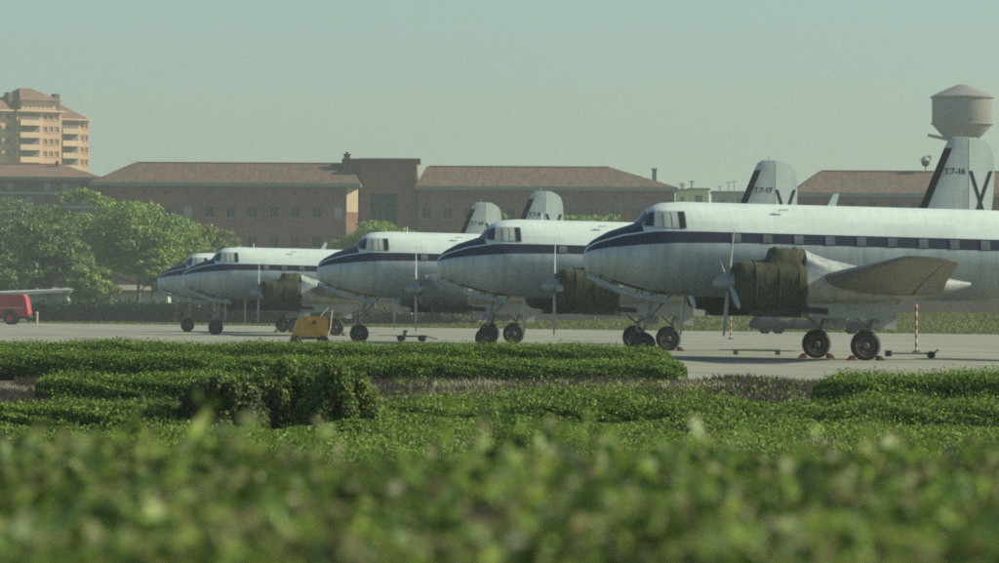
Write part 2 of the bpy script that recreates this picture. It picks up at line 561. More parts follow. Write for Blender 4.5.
def fus_patch(mb, c, side, off, nu=3, nv=3, mi=0):
    """four corners (L, z) laid on the fuselage skin; side -1 faces the camera"""
    vs, fs = [], []
    for i in range(nu + 1):
        for j in range(nv + 1):
            u, v = i / nu, j / nv
            L = (1 - v) * ((1 - u) * c[0][0] + u * c[1][0]) + v * ((1 - u) * c[3][0] + u * c[2][0])
            z = (1 - v) * ((1 - u) * c[0][1] + u * c[1][1]) + v * ((1 - u) * c[3][1] + u * c[2][1])
            y = fus_y(L, z)
            zc = itp(ZCEN, L)
            nrm = Vector((0, y / itp(WID, L) ** 2, (z - zc) / (itp(ZTOP, L) - zc) ** 2)).normalized()
            vs.append((L - off * 0.3, side * (y + nrm.y * off), z + nrm.z * off))
    for i in range(nu):
        for j in range(nv):
            a = i * (nv + 1) + j
            fs.append((a, a + 1, a + nv + 2, a + nv + 1))
    mb.add(vs, fs, mi)
    return mb


def foil(f):
    return 5 * (0.2969 * math.sqrt(max(f, 0)) - .126 * f - .3516 * f * f + .2843 * f ** 3 - .1036 * f ** 4)


def foil_ring(le, te, t, up, f0=0.0, f1=1.0, n=9):
    le, te, up = Vector(le), Vector(te), Vector(up)
    ch = (te - le).length
    fs = [f0 + (f1 - f0) * (1 - math.cos(math.pi * k / n)) / 2 for k in range(n + 1)]
    top = [le + (te - le) * f + up * (foil(f) * t * ch + 0.004) for f in fs]
    bot = [le + (te - le) * f - up * (foil(f) * t * ch + 0.004) for f in reversed(fs)]
    return top + bot


# span station, leading edge (L, z), trailing edge (L, z), thickness
WST = [(0.6, 6.45, 2.42, 11.5, 2.02, .17), (3.5, 6.95, 2.58, 10.95, 2.10, .17), (7.6, 7.05, 2.84, 10.05, 2.48, .15), (13.2, 7.2, 3.16, 9.0, 3.02, .12), (13.65, 7.35, 3.19, 8.8, 3.06, .10), (13.95, 7.75, 3.20, 8.45, 3.12, .06)]


def wst(y):
    ys = [w[0] for w in WST]
    return [float(np.interp(y, ys, [w[k] for w in WST])) for k in range(1, 6)]


def wing_piece(side, ys, f0, f1, n=9):
    rings = []
    for y in ys:
        l0, z0, l1, z1, t = wst(y)
        rings.append(foil_ring((l0, side * y, z0), (l1, side * y, z1), t, (0, 0, 1), f0, f1, n))
    return MB().loft(rings)


NY = 3.5           # engine offset from the centre line


def rrect_ring(L, yc, zb, zt, w, n=24, e=2.3):
    zc, hh = (zb + zt) / 2, (zt - zb) / 2
    ring = []
    for k in range(n):
        a = 2 * math.pi * k / n
        c, s_ = math.cos(a), math.sin(a)
        ring.append((L, yc + w * math.copysign(abs(c) ** (2 / e), c), zc + hh * math.copysign(abs(s_) ** (2 / e), s_)))
    return ring


def text_mesh(body, size, name):
    cu = bpy.data.curves.new(name, 'FONT')
    cu.body = body
    cu.size = size
    cu.align_x = 'LEFT'
    cu.extrude = 0.004
    cu.offset = size * 0.018
    o = bpy.data.objects.new(name, cu)
    COL.objects.link(o)
    dg = bpy.context.evaluated_depsgraph_get()
    dg.update()
    me = bpy.data.meshes.new_from_object(o.evaluated_get(dg))
    bpy.data.objects.remove(o)
    me.name = name
    me.materials.clear()
    me.materials.append(M['black'])
    return me


def wheel(parent, c, r, w):
    y0 = w / 2
    prof = [(r * .56, -y0 * .8), (r * .78, -y0), (r * .93, -y0 * .78), (r, -y0 * .35), (r, y0 * .35), (r * .93, y0 * .78), (r * .78, y0), (r * .56, y0 * .8)]
    MB().lathe(prof, 28, 'y').build('tyre', M['tyre'], parent, 50, loc=c)
    hb = MB().lathe([(r * .57, -y0 * .72), (r * .50, -y0 * .86), (r * .44, -y0 * .6), (r * .2, -y0 * .55), (r * .18, -y0 * .95), (r * .08, -y0), (r * .08, y0), (r * .18, y0 * .95), (r * .2, y0 * .55), (r * .44, y0 * .6), (r * .50, y0 * .86), (r * .57, y0 * .72)], 20, 'y')
    hb.build('wheel_hub', M['hub'], parent, 35, loc=c)


def make_aircraft():
    root = empty('aircraft')
    fu = fuselage().build('fuselage', [M['white'], M['navy'], M['metal']], root, 60)
    # cockpit glazing
    for sd_ in (-1, 1):
        fr = fus_patch(MB(), [(1.72, 4.26), (3.13, 4.17), (3.13, 4.76), (2.02, 4.76)], sd_, 0.010, 10, 6).build('cockpit_frame', M['metal'], root, 60)
        for q, mm in (([(1.80, 4.29), (2.04, 4.25), (2.14, 4.71), (2.02, 4.69)], 'glass_dark'), ([(2.08, 4.24), (2.34, 4.22), (2.38, 4.72), (2.18, 4.72)], 'glass'),
                      ([(2.38, 4.22), (2.62, 4.21), (2.63, 4.73), (2.42, 4.73)], 'glass'), ([(2.66, 4.21), (2.86, 4.20), (2.86, 4.73), (2.67, 4.73)], 'glass'), ([(2.90, 4.20), (3.09, 4.20), (3.09, 4.73), (2.90, 4.73)], 'glass_dark')):
            fus_patch(MB(), q, sd_, 0.026).build('windscreen_pane', M[mm], fr, 60)
        mb = MB()
        vs, fs = [], []
        for i in range(5):
            for j in range(4):
                L = 1.70 + 0.27 * i / 4
                y = 0.05 + (0.55 + 0.05 * i / 4) * j / 3
                zc, w = itp(ZCEN, L), itp(WID, L)
                z = zc + (itp(ZTOP, L) - zc) * math.sqrt(1 - (y / w) ** 2)
                vs.append((L - 0.02, sd_ * y, z + 0.012))
        for i in range(4):
            for j in range(3):
                a = i * 4 + j
                fs.append((a, a + 1, a + 5, a + 4))
        mb.add(vs, fs).build('windscreen_pane', M['glass_dark'], fr, 60)
        # cabin windows let into the dark band
        for k in range(13):
            L = 4.7 + k * 1.03
            zt = itp(STOP, L) - 0.045
            zb = itp(SBOT, L) + 0.03
            hw = 0.155
            wf = fus_patch(MB(), [(L - hw - .03, zb - .015), (L + hw + .03, zb - .015), (L + hw + .03, zt + .015), (L - hw - .03, zt + .015)], sd_, 0.008, 2, 2).build('cabin_window', M['navy'], root)
            fus_patch(MB(), [(L - hw, zb), (L + hw, zb), (L + hw, zt), (L - hw, zt)], sd_, 0.016, 2, 2).build('pane', M['pane'], wf)
    # aerials
    MB().hexa([(8.0, -.03, 4.96), (8.28, -.03, 4.96), (8.28, .03, 4.96), (8.0, .03, 4.96), (8.22, -.02, 5.38), (8.40, -.02, 5.40), (8.40, .02, 5.40), (8.22, .02, 5.38)]).build('aerial', M['white'], root)
    MB().tube([(4.1, 0, 5.02), (4.1, 0, 5.32)], [.03, .02], 6).build('aerial', M['white'], root)
    MB().tube([(6.2, -.9, 4.78), (6.2, -.95, 4.83), (6.5, -.95, 4.83)], .03, 6).build('aerial', M['white'], root)
    # wings
    for sd_ in (-1, 1):
        wg = wing_piece(sd_, [.6, 3.5, 7.6, 10.4, 13.18], 0, .735).build('wing', M['wing'], root, 40)
        wing_piece(sd_, [13.19, 13.45, 13.65, 13.82, 13.95], 0, 1).build('wing_tip', M['wing'], wg, 40)
        wing_piece(sd_, [1.3, 3.5, 7.5], .75, 1, 4).build('flap', M['wing'], wg, 40)
        wing_piece(sd_, [7.54, 10.4, 13.15], .75, 1, 4).build('aileron', M['wing'], wg, 40)
        # engine nacelle
        yc = sd_ * NY
        NS = [(4.25, 1.78, 2.98, .60), (4.4, 1.68, 3.08, .70), (4.9, 1.62, 3.13, .76), (6.3, 1.66, 3.16, .78), (6.42, 1.72, 3.5, .74), (7.2, 1.78, 3.22, .72), (8.1, 1.80, 3.02, .68), (9.2, 1.86, 2.86, .56), (10.4, 2.0, 2.72, .38), (11.2, 2.14, 2.62, .22), (11.9, 2.38, 2.50, .05)]
        nc = MB().loft([rrect_ring(a, yc, b, c, d) for a, b, c, d in NS]).build('engine_nacelle', M['metal2'], root, 50)
        MB().loft([rrect_ring(a, yc, b, c, d) for a, b, c, d in ((4.23, 1.80, 2.96, .58), (4.3, 1.70, 3.06, .69), (4.9, 1.605, 3.145, .775), (6.2, 1.64, 3.17, .79), (6.33, 1.68, 3.16, .77))]).build('cowling', M['cowl'], nc, 50)
        MB().box(4.75, 6.3, yc - .33, yc + .33, 1.40, 1.72).build('oil_cooler', M['darkiron'], nc)
        MB().tube([(6.2, yc - .55, 1.62), (7.1, yc - .6, 1.55)], .09, 8).build('exhaust_pipe', M['darkiron'], nc)
        MB().loft([rrect_ring(a, yc, b, c, d, 12) for a, b, c, d in ((5.38, 3.0, 3.2, .2), (5.5, 3.0, 3.44, .26), (6.5, 3.0, 3.5, .30), (6.9, 3.0, 3.3, .2))]).build('air_intake', M['metal2'], nc, 50)
        # canvas engine cover, sagging and creased
        rg = []
        rnd = random.Random(11 + sd_)
        for i, (a, b, c, d) in enumerate([(4.16, 1.80, 2.95, .60), (4.2, 1.68, 3.06, .72), (4.4, 1.60, 3.14, .79), (4.7, 1.57, 3.17, .82), (5.0, 1.58, 3.16, .83), (5.25, 1.56, 3.22, .82), (5.36, 1.57, 3.56, .83), (5.7, 1.57, 3.58, .84), (6.05, 1.56, 3.57, .84), (6.36, 1.58, 3.57, .84), (6.42, 1.62, 3.54, .80)]):
            ring = rrect_ring(a, yc, b, c, d, 30, 2.5 if c < 3.3 else 2.0)
            if c > 3.3:            # only the top of the cover rises over the intake
                ring = [(x, y, (z - 1.57) * .88 + 1.57 if abs(y - yc) > .42 else z) for x, y, z in ring]
            ring = [(x + rnd.uniform(-.012, .012), yc + (y - yc) * (1 + rnd.uniform(-.013, .013)), z + rnd.uniform(-.011, .011)) for x, y, z in ring]
            rg.append(ring)
        cv = MB().loft(rg).build('engine_cover', M['canvas'], nc, 75)
        for px_ in (4.75, 5.5, 6.15):
            ring = rrect_ring(px_, yc, 1.555, 3.175, .845, 30, 2.5)
            if px_ > 5.3:
                ring = [(x, y, z + (.42 if (abs(y - yc) < .42 and z > 2.5) else 0)) for x, y, z in ring]
            MB().tube(ring + ring[:1], .016, 5).build('lashing', M['canvas'], nc)
        # propeller
        pr = MB().lathe([(.02, -.52), (.1, -.47), (.19, -.36), (.26, -.2), (.30, 0), (.31, .14), (.28, .16)], 24, 'x').build('propeller', M['spinner'], root, 50, loc=(4.02, yc, 2.45))
        for k in range(4):
            rg = []
            for r_, ch, tw, th in ((.2, .13, 62, .12), (.45, .17, 50, .09), (.8, .25, 38, .06), (1.2, .27, 29, .045), (1.6, .24, 23, .035), (1.82, .15, 20, .025), (1.88, .05, 20, .01)):
                ring = []
                for q in range(8):
                    a = 2 * math.pi * q / 8
                    cx, tx = ch / 2 * math.cos(a) * 1.0, th / 2 * math.sin(a)
                    ct, st = math.cos(R(tw * .5)), math.sin(R(tw * .5))
                    ring.append((cx * math.cos(R(90 - tw)) * 0 + (cx * st + tx * ct) * 1.0, cx * ct - tx * st, r_))
                rg.append(ring)
            b = MB().loft(rg).build('blade', M['prop'], pr, 50)
            b.rotation_euler = (k * math.pi / 2, 0, 0)
        # main landing gear with its doors
        g = MB()
        g.tube([(9.0, yc, 2.0), (8.55, yc, .75)], [.10, .085], 10)
        g.tube([(8.62, yc + .03, .95), (8.50, yc + .30, .80), (8.47, yc + .34, .47)], .06, 8)
        g.tube([(8.47, yc - .1, .47), (8.47, yc + .38, .47)], .06, 8)
        g.tube([(7.5, yc + .2, 1.95), (8.6, yc, 1.0)], .04, 6)
        g.tube([(9.6, yc - .2, 1.95), (8.72, yc, 1.1)], .04, 6)
        gear = g.build('main_gear', M['leg'], root, 40)
        wheel(gear, (8.47, yc, .48), .48, .40)
        for s2 in (-1, 1):
            y0 = yc + s2 * .50
            dm = MB()
            pts = [(6.5, 1.80), (9.35, 1.86), (9.32, .98), (8.95, 1.02), (8.75, 1.32), (6.5, 1.36)]
            ring0 = [(a, y0 - .015 + s2 * (1.85 - b) * .12, b) for a, b in pts]
            ring1 = [(a, y0 + .015 + s2 * (1.85 - b) * .12, b) for a, b in pts]
            dm.loft([ring0, ring1]).build('gear_door', M['metal2'], gear)
    # nose landing gear
    g = MB()
    g.tube([(2.25, 0, 2.3), (1.98, 0, .95)], [.09, .075], 10)
    g.tube([(2.0, .02, 1.05), (1.95, .24, .85), (1.92, .26, .44)], .05, 8)
    g.tube([(1.92, -.1, .44), (1.92, .3, .44)], .05, 8)
    g.tube([(2.9, 0, 2.15), (2.03, 0, 1.2)], .045, 6)
    g.tube([(1.8, -.05, 1.2), (1.70, -.05, .95), (1.9, -.05, .8)], .03, 6)
    g.tube([(1.85, -.18, 1.3), (1.72, -.18, 1.3)], .09, 10)
    gear = g.build('nose_gear', M['leg'], root, 40)
    wheel(gear, (1.92, 0, .43), .43, .28)
    for s2 in (-1, 1):
        for pts in ([(.03, 2.76), (.45, 2.56), (.9, 2.37), (1.32, 2.22)], [(1.36, 2.20), (1.8, 2.10), (2.3, 2.01), (2.75, 1.95)]):
            rings = []
            for L, zt in pts:
                y0 = s2 * min(.42, itp(WID, L) * .62)
                rings.append([(L, y0 - .015, zt), (L, y0 + .015, zt), (L, y0 + .015 + s2 * .05, zt - .17), (L, y0 - .015 + s2 * .05, zt - .17)])
            dr = MB().loft(rings).build('gear_door', M['metal2'], gear)
            for L, zt in (pts[1], pts[2]):
                y0 = s2 * min(.42, itp(WID, L) * .62)
                MB().tube([(L, y0, zt - .05), (L, y0 - s2 * .1, itp(ZBOT, L) + .12)], .022, 6).build('hinge', M['darkiron'], gear)
    mbb = MB()
    vs = []
    for L in (.12, .5, .9, 1.3, 1.8, 2.3, 2.7):
        for y in (-.34, 0, .34):
            w_ = itp(WID, L)
            yy = y * min(1, w_ / .75)
            zc = itp(ZCEN, L)
            vs.append((L, yy, zc - (zc - itp(ZBOT, L)) * math.sqrt(1 - (yy / w_) ** 2) - .012))
    mbb.add(vs, [(3 * a + b_, 3 * a + b_ + 1, 3 * a + b_ + 4, 3 * a + b_ + 3) for a in range(6) for b_ in (0, 1)])
    mbb.build('wheel_bay_shade', M['black'], root)  # flat black patch, painted as the shade inside the open bay
    # tail
    LEP = [(4.5, 18.75), (8.05, 20.25), (8.38, 20.42), (8.50, 20.62)]
    HIN, RTE = 21.20, [(4.3, 21.95), (5.5, 22.2), (7.0, 22.3), (7.75, 22.27), (8.15, 22.12), (8.38, 21.8), (8.48, 21.5)]
    zs = [4.5, 5.5, 6.5, 7.5, 8.0]

    def fin_ring(z, x0, x1, n=5):
        le = itp(LEP, z)
        ch = 22.25 - le
        f0, f1 = (x0 - le) / ch, (x1 - le) / ch
        return foil_ring((le, 0, z), (22.25, 0, z), .10, (0, 1, 0), f0, f1, n)
    fin = MB().loft([fin_ring(z, itp(LEP, z) + .30, HIN) for z in [4.3] + zs[1:] + [8.042]]).build('fin', M['finpaint'], root, 40)
    MB().loft([fin_ring(z, itp(LEP, z), itp(LEP, z) + .297) for z in zs[:-1] + [8.042]]).build('leading_edge', M['boot'], fin, 40)
    MB().loft([fin_ring(z, itp(LEP, z), HIN) for z in [8.046, 8.2, 8.38, 8.46, 8.5]]).build('fin_tip', M['finpaint'], fin, 40)
    rz_ = [4.25, 5.0, 6.0, 7.0, 7.6, 7.9, 8.15, 8.3, 8.42, 8.48]

    def half(z, x):
        le = itp(LEP, min(z, 8.0))
        ch = 22.25 - le
        return max(.012, foil(min(1, (x - le) / ch)) * .10 * ch)
    rud = MB()
    rings = []
    for z in rz_:
        te = itp(RTE, z)
        ring = []
        for q in range(5):
            x = HIN + .03 + (te - HIN - .03) * q / 4
            ring.append((x, -half(z, x), z))
        for q in range(4, -1, -1):
            x = HIN + .03 + (te - HIN - .03) * q / 4
            ring.append((x, half(z, x), z))
        rings.append(ring)
    ru = rud.loft(rings).build('rudder', M['white'], root, 40)
    for s2 in (-1, 1):
        for kk, (xa, za, xb, zb_) in enumerate(((21.30, 7.15, 22.08, 4.75), (22.14, 7.15, 21.30, 4.75))):
            mb = MB()
            n = 10
            vs = []
            for q in range(n + 1):
                t = q / n
                x, z = xa + (xb - xa) * t, za + (zb_ - za) * t
                x = min(x, itp(RTE, z) - .1)
                for dx in (-.075, .075):
                    vs.append((x + dx, s2 * (half(z, x + dx) + .006 + .004 * kk), z))
            mb.add(vs, [(2 * q, 2 * q + 1, 2 * q + 3, 2 * q + 2) for q in range(n)])
            mb.build('cross_bar', M['black'], ru)
    for sd_ in (-1, 1):
        rg = []
        for y, l0, l1 in ((.1, 18.9, 21.5), (3, 19.4, 21.3), (4.9, 19.8, 21.1), (5.2, 20.1, 20.8)):
            rg.append(foil_ring((l0, sd_ * y, 4.25 + y * .03), (l1, sd_ * y, 4.25 + y * .03), .10, (0, 0, 1)))
        MB().loft(rg).build('tailplane', M['wing'], root, 40)
    MB().tube([(20.95, 0, 8.46), (20.95, 0, 8.72)], .02, 5).build('aerial', M['metal'], fin)
    return root


proto = make_aircraft()
YAW = R(9.1)
spots = [
    (2.74, 155.0, None, 25, True, 'nearest propeller aircraft with navy stripe, cut off by the right edge'),
    (-2.41, 187.0, 'T.7-16', 3, True, 'second nearest propeller aircraft, tail marked T.7-16'),
    (-8.27, 218.4, 'T.7-17', 0, False, 'middle propeller aircraft with bare uncovered engines, tail marked T.7-17'),
    (-18.3, 277.7, 'T.7-8', 8, True, 'fourth propeller aircraft, behind the yellow cart, white roof and navy stripe'),
    (-21.9, 308.0, 'T.7-10', 12, True, 'farthest propeller aircraft of the row, nose peeping out at the far left'),
]
GRP = 'propeller aircraft parked in a row'
planes = []
for i, (x, d, no, al, cov, lab) in enumerate(spots):
    p = copy_tree(proto, None, () if cov else ('engine_cover', 'lashing'))
    p.location = (x, d, 0.02)
    p.rotation_euler = (0, 0, YAW)
    tag(p, lab, 'airplane', GRP)
    planes.append(p)
    for ch in p.children:
        b = ch.name.split('.')[0]
        if b == 'propeller':
            ch.rotation_euler = (R(al), 0, 0)
        if b == 'fin' and no:
            t = link('tail_number', text_mesh(no, 0.33, 'tail_number'), ch, (20.22, -0.128, 7.02))
            t.rotation_euler = (R(90), 0, R(0.6))
# one more of the kind beyond the left edge; only its wing reaches into the picture
p = copy_tree(proto, None, ())
p.location = (-52.1, 430, 0.02)
p.rotation_euler = (0, 0, R(95))
tag(p, 'parked aircraft at left edge, only its long thin wing showing above the red truck', 'airplane')
for ch in p.children:
    for q in [ch] + list(ch.children):
        if q.name.split('.')[0] in ('wing', 'wing_tip', 'flap', 'aileron'):
            q.material_slots[0].link = 'OBJECT'
            q.material_slots[0].material = M['finpaint']


def kill(o):
    for c in list(o.children):
        kill(c)
    bpy.data.objects.remove(o)
kill(proto)


def plane_pt(i, L, y):
    x, d = spots[i][0], spots[i][1]
    return x + L * math.cos(YAW) - y * math.sin(YAW), d + L * math.sin(YAW) + y * math.cos(YAW)


# ------------------------------------------------------------------ wheel chocks
ck = MB()
ck.hexa([(-.02, -.28, 0), (.26, -.28, 0), (.26, .28, 0), (-.02, .28, 0), (.16, -.28, .20), (.24, -.28, .20), (.24, .28, .20), (.16, .28, .20)])
chock_me = ck.build('wheel_chock', M['chock']).data
bpy.data.objects.remove(bpy.data.objects['wheel_chock'])
names = {0: 'nearest aircraft', 1: 'second aircraft', 3: 'fourth aircraft', 4: 'farthest aircraft'}
for i, y, side in ((0, -NY, 'near main wheel'), (0, NY, 'far main wheel'), (1, -NY, 'near main wheel'), (3, -NY, 'near main wheel'), (4, NY, 'far main wheel')):
    for s2, wd in ((-1, 'ahead of'), (1, 'behind')):
        X, Y = plane_pt(i, 8.47 + s2 * .58, y)
        o = link('wheel_chock', chock_me)
        o.location = (X, Y, .02)
        o.scale = (.8, .8, .8)
        o.rotation_euler = (0, 0, YAW + (0 if s2 < 0 else math.pi))
        tag(o, 'red wedge chock %s the %s of the %s' % (wd, side, names[i]), 'wheel chock', 'wheel chocks on the apron')

# ------------------------------------------------------------------ apron equipment
def apron_d(px, py):
    return EYE * F_PX / (py - hz(px))


# yellow ground power cart
d = apron_d(310, 346)
c = empty('power_cart', (wx(310, d), d, .02), R(6))
b = MB()
b.loft([[(-.78, y, .36), (.72, y, .36), (.74, y, 1.02), (.60, y, 1.22), (-.36, y, 1.24), (-.56, y, 1.05)] for y in (-.5, .5)]).build('body', M['yellow'], c)
MB().box(-.74, .70, -.46, .46, .26, .357).build('chassis', M['darkiron'], c)
MB().lathe([(.085, 0), (.085, .02)], 14, 'y', (.16, -.522, .97)).build('gauge', M['black'], c)
MB().box(-.45, -.02, -.512, -.503, .48, .9).build('panel', M['yellow'], c)
MB().box(.28, .62, -.512, -.503, .48, .9).build('vent', M['yellow'], c)
for x in (-.58, .56):
    for y in (-.47, .47):
        w_ = empty('tmp')
        MB().lathe([(.1, -.07), (.19, -.07), (.22, -.04), (.22, .04), (.19, .07), (.1, .07)], 20, 'y').build('wheel', M['tyre'], c, 40, loc=(x, y, .22))
        bpy.data.objects.remove(w_)
MB().tube([(.74, 0, .35), (.86, 0, .7), (.95, 0, 1.5)], .025, 6).build('tow_handle', M['whitepost'], c)
MB().tube([(.45, .3, 1.2), (.8, .3, 1.62)], .03, 6).build('exhaust_pipe', M['whitepost'], c)
tag(c, 'yellow ground power cart on small wheels below the fourth aircraft', 'equipment cart')

# low dark trolley below the third aircraft's propellers
d = apron_d(412, 342)
c = empty('trolley', (wx(412, d), d, .02), R(9))
MB().box(-.7, .7, -.35, .35, .22, .30).build('deck', M['darkiron'], c)
MB().tube([(.7, 0, .26), (1.25, 0, .12)], .03, 6).build('drawbar', M['darkiron'], c)
MB().lathe([(.13, 0), (.13, .2), (.05, .26)], 12, 'z', (-.3, 0, .302)).build('drum', M['leg'], c, 40)
for x in (-.5, .5):
    for y in (-.3, .3):
        MB().lathe([(.12, -.05), (.16, -.03), (.16, .03), (.12, .05)], 14, 'y', (x, y, .16)).build('wheel', M['tyre'], c, 40)
tag(c, 'low dark trolley on the concrete beside the third aircraft\'s nose wheel', 'trolley')

# tow bar and steel frame near the first aircraft
d = 171
c = empty('steel_frame', (wx(757, d), d, .02), R(3))
for y in (-.3, .3):
    MB().tube([(-.82, y, .17), (.82, y, .17)], .035, 6).build('rail', M['steel'], c)
for k in range(5):
    MB().tube([(-.7 + k * .35, -.3, .17), (-.7 + k * .35, .3, .17)], .025, 6).build('rung', M['steel'], c)
for x in (-.75, .75):
    for y in (-.3, .3):
        MB().box(x - .05, x + .05, y - .05, y + .05, 0, .15).build('foot', M['steel'], c)
tag(c, 'low green steel frame lying on the concrete under the nearest aircraft', 'steel frame')
d = 161
c = empty('tow_bar', (wx(913, d), d, .02), R(2))
MB().tube([(-.75, 0, .17), (.75, 0, .17)], .035, 8).build('bar', M['leg'], c)
MB().box(-.92, -.72, -.1, .1, .06, .26).build('coupling', M['darkiron'], c)
MB().tube([(.72, 0, .17), (.86, 0, .30)], .03, 6).build('handle', M['darkiron'], c)
for y in (-.16, .16):
    MB().lathe([(.07, -.03), (.12, -.025), (.12, .025), (.07, .03)], 14, 'y', (.62, y, .12)).build('wheel', M['tyre'], c, 40)
MB().tube([(.62, -.16, .12), (.62, .16, .12)], .025, 6).build('axle', M['darkiron'], c)
tag(c, 'grey tow bar lying on the concrete right of the nearest main wheels', 'tow bar')

for px_, dd, lab in ((916.5, 184, 'red and white striped post right of the nearest aircraft\'s main wheels'), (731, 262, 'red and white striped post far behind the nearest aircraft\'s propeller')):
    c = empty('striped_post', (wx(px_, dd), dd, .02))
    MB().lathe([(.16, 0), (.16, .05), (.05, .08)], 14).build('base', M['darkiron'], c)
    MB().tube([(0, 0, .07), (0, 0, 1.84)], .042, 10).build('pole', M['whitepost'], c, 40)
    for k in range(5):
        MB().lathe([(.045, .2 + k * .34), (.045, .37 + k * .34)], 10).build('band', M['redpost'], c, 40)
    tag(c, lab, 'post', 'striped posts on the apron')

# dark covered trailer behind the nearest aircraft
d = 326
c = empty('covered_trailer', (wx(815, d), d, .02), R(4))
prof = []
for k in range(22):
    x = -4.4 + 8.8 * k / 21
    h = 1.05 + .22 * math.sin(k * 1.3) * math.sin(k * .7 + 1) + (-.25 if k in (0, 21) else 0)
    prof.append([(x, -.95, .42), (x, -.92, h * .8), (x, -.5, h), (x, .5, h), (x, .92, h * .8), (x, .95, .42)])
MB().loft(prof).build('cover', M['tarp'], c, 60)
MB().box(-4.3, 4.3, -.85, .85, .32, .415).build('bed', M['darkiron'], c)
for x in (-3.4, -2.5, 2.5, 3.4):
    for y in (-.8, .8):
        MB().lathe([(.2, -.1), (.3, -.08), (.3, .08), (.2, .1)], 16, 'y', (x, y, .3)).build('wheel', M['tyre'], c, 40)
tag(c, 'long low trailer under a dark blue cover behind the nearest aircraft', 'trailer')

# red truck, most of it beyond the left edge
d = 418
c = empty('red_truck', (wx(12, d), d, .02), R(-4))
pr_ = [(-6.2, .75), (1.45, .75), (1.62, .95), (1.35, 2.35), (1.15, 2.62), (-3.6, 2.66), (-3.7, 2.7), (-4.2, 2.7), (-5.0, 2.55), (-5.9, 1.75), (-6.2, 1.65)]
MB().loft([[(x, y, z) for x, z in pr_] for y in (-1.05, -1.0)] ).build('side_panel', M['red'], c)
MB().loft([[(x, y, z) for x, z in pr_] for y in (-.998, .998)]).build('body', M['red'], c)
MB().box(-6.1, 1.4, -.6, .6, .5, .747).build('chassis', M['darkiron'], c)
for x in (0, -4.9):
    MB().lathe([(.66, 0), (.66, .03)], 24, 'y', (x, -1.085, .72)).build('wheel_arch', M['black'], c)
    for y in (-.95, .95):
        w = MB().lathe([(.3, -.14), (.5, -.14), (.54, -.08), (.54, .08), (.5, .14), (.3, .14)], 24, 'y').build('wheel', M['tyre'], c, 40, loc=(x, y - .02 if y < 0 else y, .54))
        MB().lathe([(.3, -.12), (.28, -.17), (.1, -.18)], 16, 'y').build('rim', M['red'], w, 40)
MB().box(-5.75, -4.3, -1.06, -1.052, 1.75, 2.4).build('cab_window', M['glass_dark'], c)
MB().box(-3.3, 1.2, -1.062, -1.052, 1.42, 1.47).build('trim', M['whitepost'], c)
for x in (-2.9, -1.6, -.3):
    MB().box(x, x + 1.15, -1.062, -1.052, 1.6, 2.3).build('locker_door', M['red'], c)
    MB().box(x + .5, x + .65, -1.075, -1.063, 1.68, 1.73).build('handle', M['darkiron'], c)
MB().box(1.40, 1.60, -1.0, -.8, 1.05, 1.25).build('tail_light', M['redpost'], c)
for y in (-.6, -.2):
    MB().tube([(-3.2, y, 2.78), (1.2, y, 2.74)], .04, 6).build('ladder_rail', M['leg'], c)
MB().box(1.56, 1.72, -1.0, 1.0, .62, .80).build('bumper', M['darkiron'], c)
tag(c, 'red truck cut off by the left edge, beneath the long wing', 'truck')

# ------------------------------------------------------------------ buildings
def facade(mb, x0, x1, yf, z0, z1, opens, depth=.35, mi=0):
    """wall plane facing the camera at y = yf with real openings (x0, x1, z0, z1)"""
    xs = sorted({x0, x1, *[o[0] for o in opens], *[o[1] for o in opens]})
    zs = sorted({z0, z1, *[o[2] for o in opens], *[o[3] for o in opens]})
    for i in range(len(xs) - 1):
        for j in range(len(zs) - 1):
            cx, cz = (xs[i] + xs[i + 1]) / 2, (zs[j] + zs[j + 1]) / 2
            if any(o[0] < cx < o[1] and o[2] < cz < o[3] for o in opens):
                continue
            mb.add([(xs[i], yf, zs[j]), (xs[i + 1], yf, zs[j]), (xs[i + 1], yf, zs[j + 1]), (xs[i], yf, zs[j + 1])], [(0, 1, 2, 3)], mi)
    for a, b, c, d in opens:
        mb.add([(a, yf, c), (b, yf, c), (b, yf, d), (a, yf, d), (a, yf + depth, c), (b, yf + depth, c), (b, yf + depth, d), (a, yf + depth, d)],
               [(0, 1, 5, 4), (1, 2, 6, 5), (2, 3, 7, 6), (3, 0, 4, 7), (4, 5, 6, 7)], mi)


def window(parent, o, yf, pm='winpane', fm='frame', depth=.35, bars=1):
    a, b, c, d = o
    f = MB()
    y0, y1 = yf + depth - .16, yf + depth - .06
    t = .09
    f.box(a, a + t, y0, y1, c, d).box(b - t, b, y0, y1, c, d).box(a + t, b - t, y0, y1, c, c + t).box(a + t, b - t, y0, y1, d - t, d)
    for k in range(bars):
        xm = a + (b - a) * (k + 1) / (bars + 1)
        f.box(xm - .035, xm + .035, y0, y1, c + t, d - t)
    w = f.build('window', M[fm], parent)
    MB().box(a + t, b - t, y0 + .03, y0 + .06, c + t, d - t).build('pane', M[pm], w)
    MB().box(a - .1, b + .1, yf - .12, yf + .02, c - .14, c - .003).build('sill', M[fm], w)


def hip_roof(x0, x1, y0, y1, ze, zr, hl, hr, ov=.6):
    ym = (y0 + y1) / 2
    x0 -= ov; x1 += ov; y0 -= ov; y1 += ov
    v = [(x0, y0, ze), (x1, y0, ze), (x1, y1, ze), (x0, y1, ze), (x0 + hl, ym, zr), (x1 - hr, ym, zr)]
    return MB().add(v, [(0, 1, 5, 4), (2, 3, 4, 5), (3, 0, 4), (1, 2, 5), (3, 2, 1, 0)])


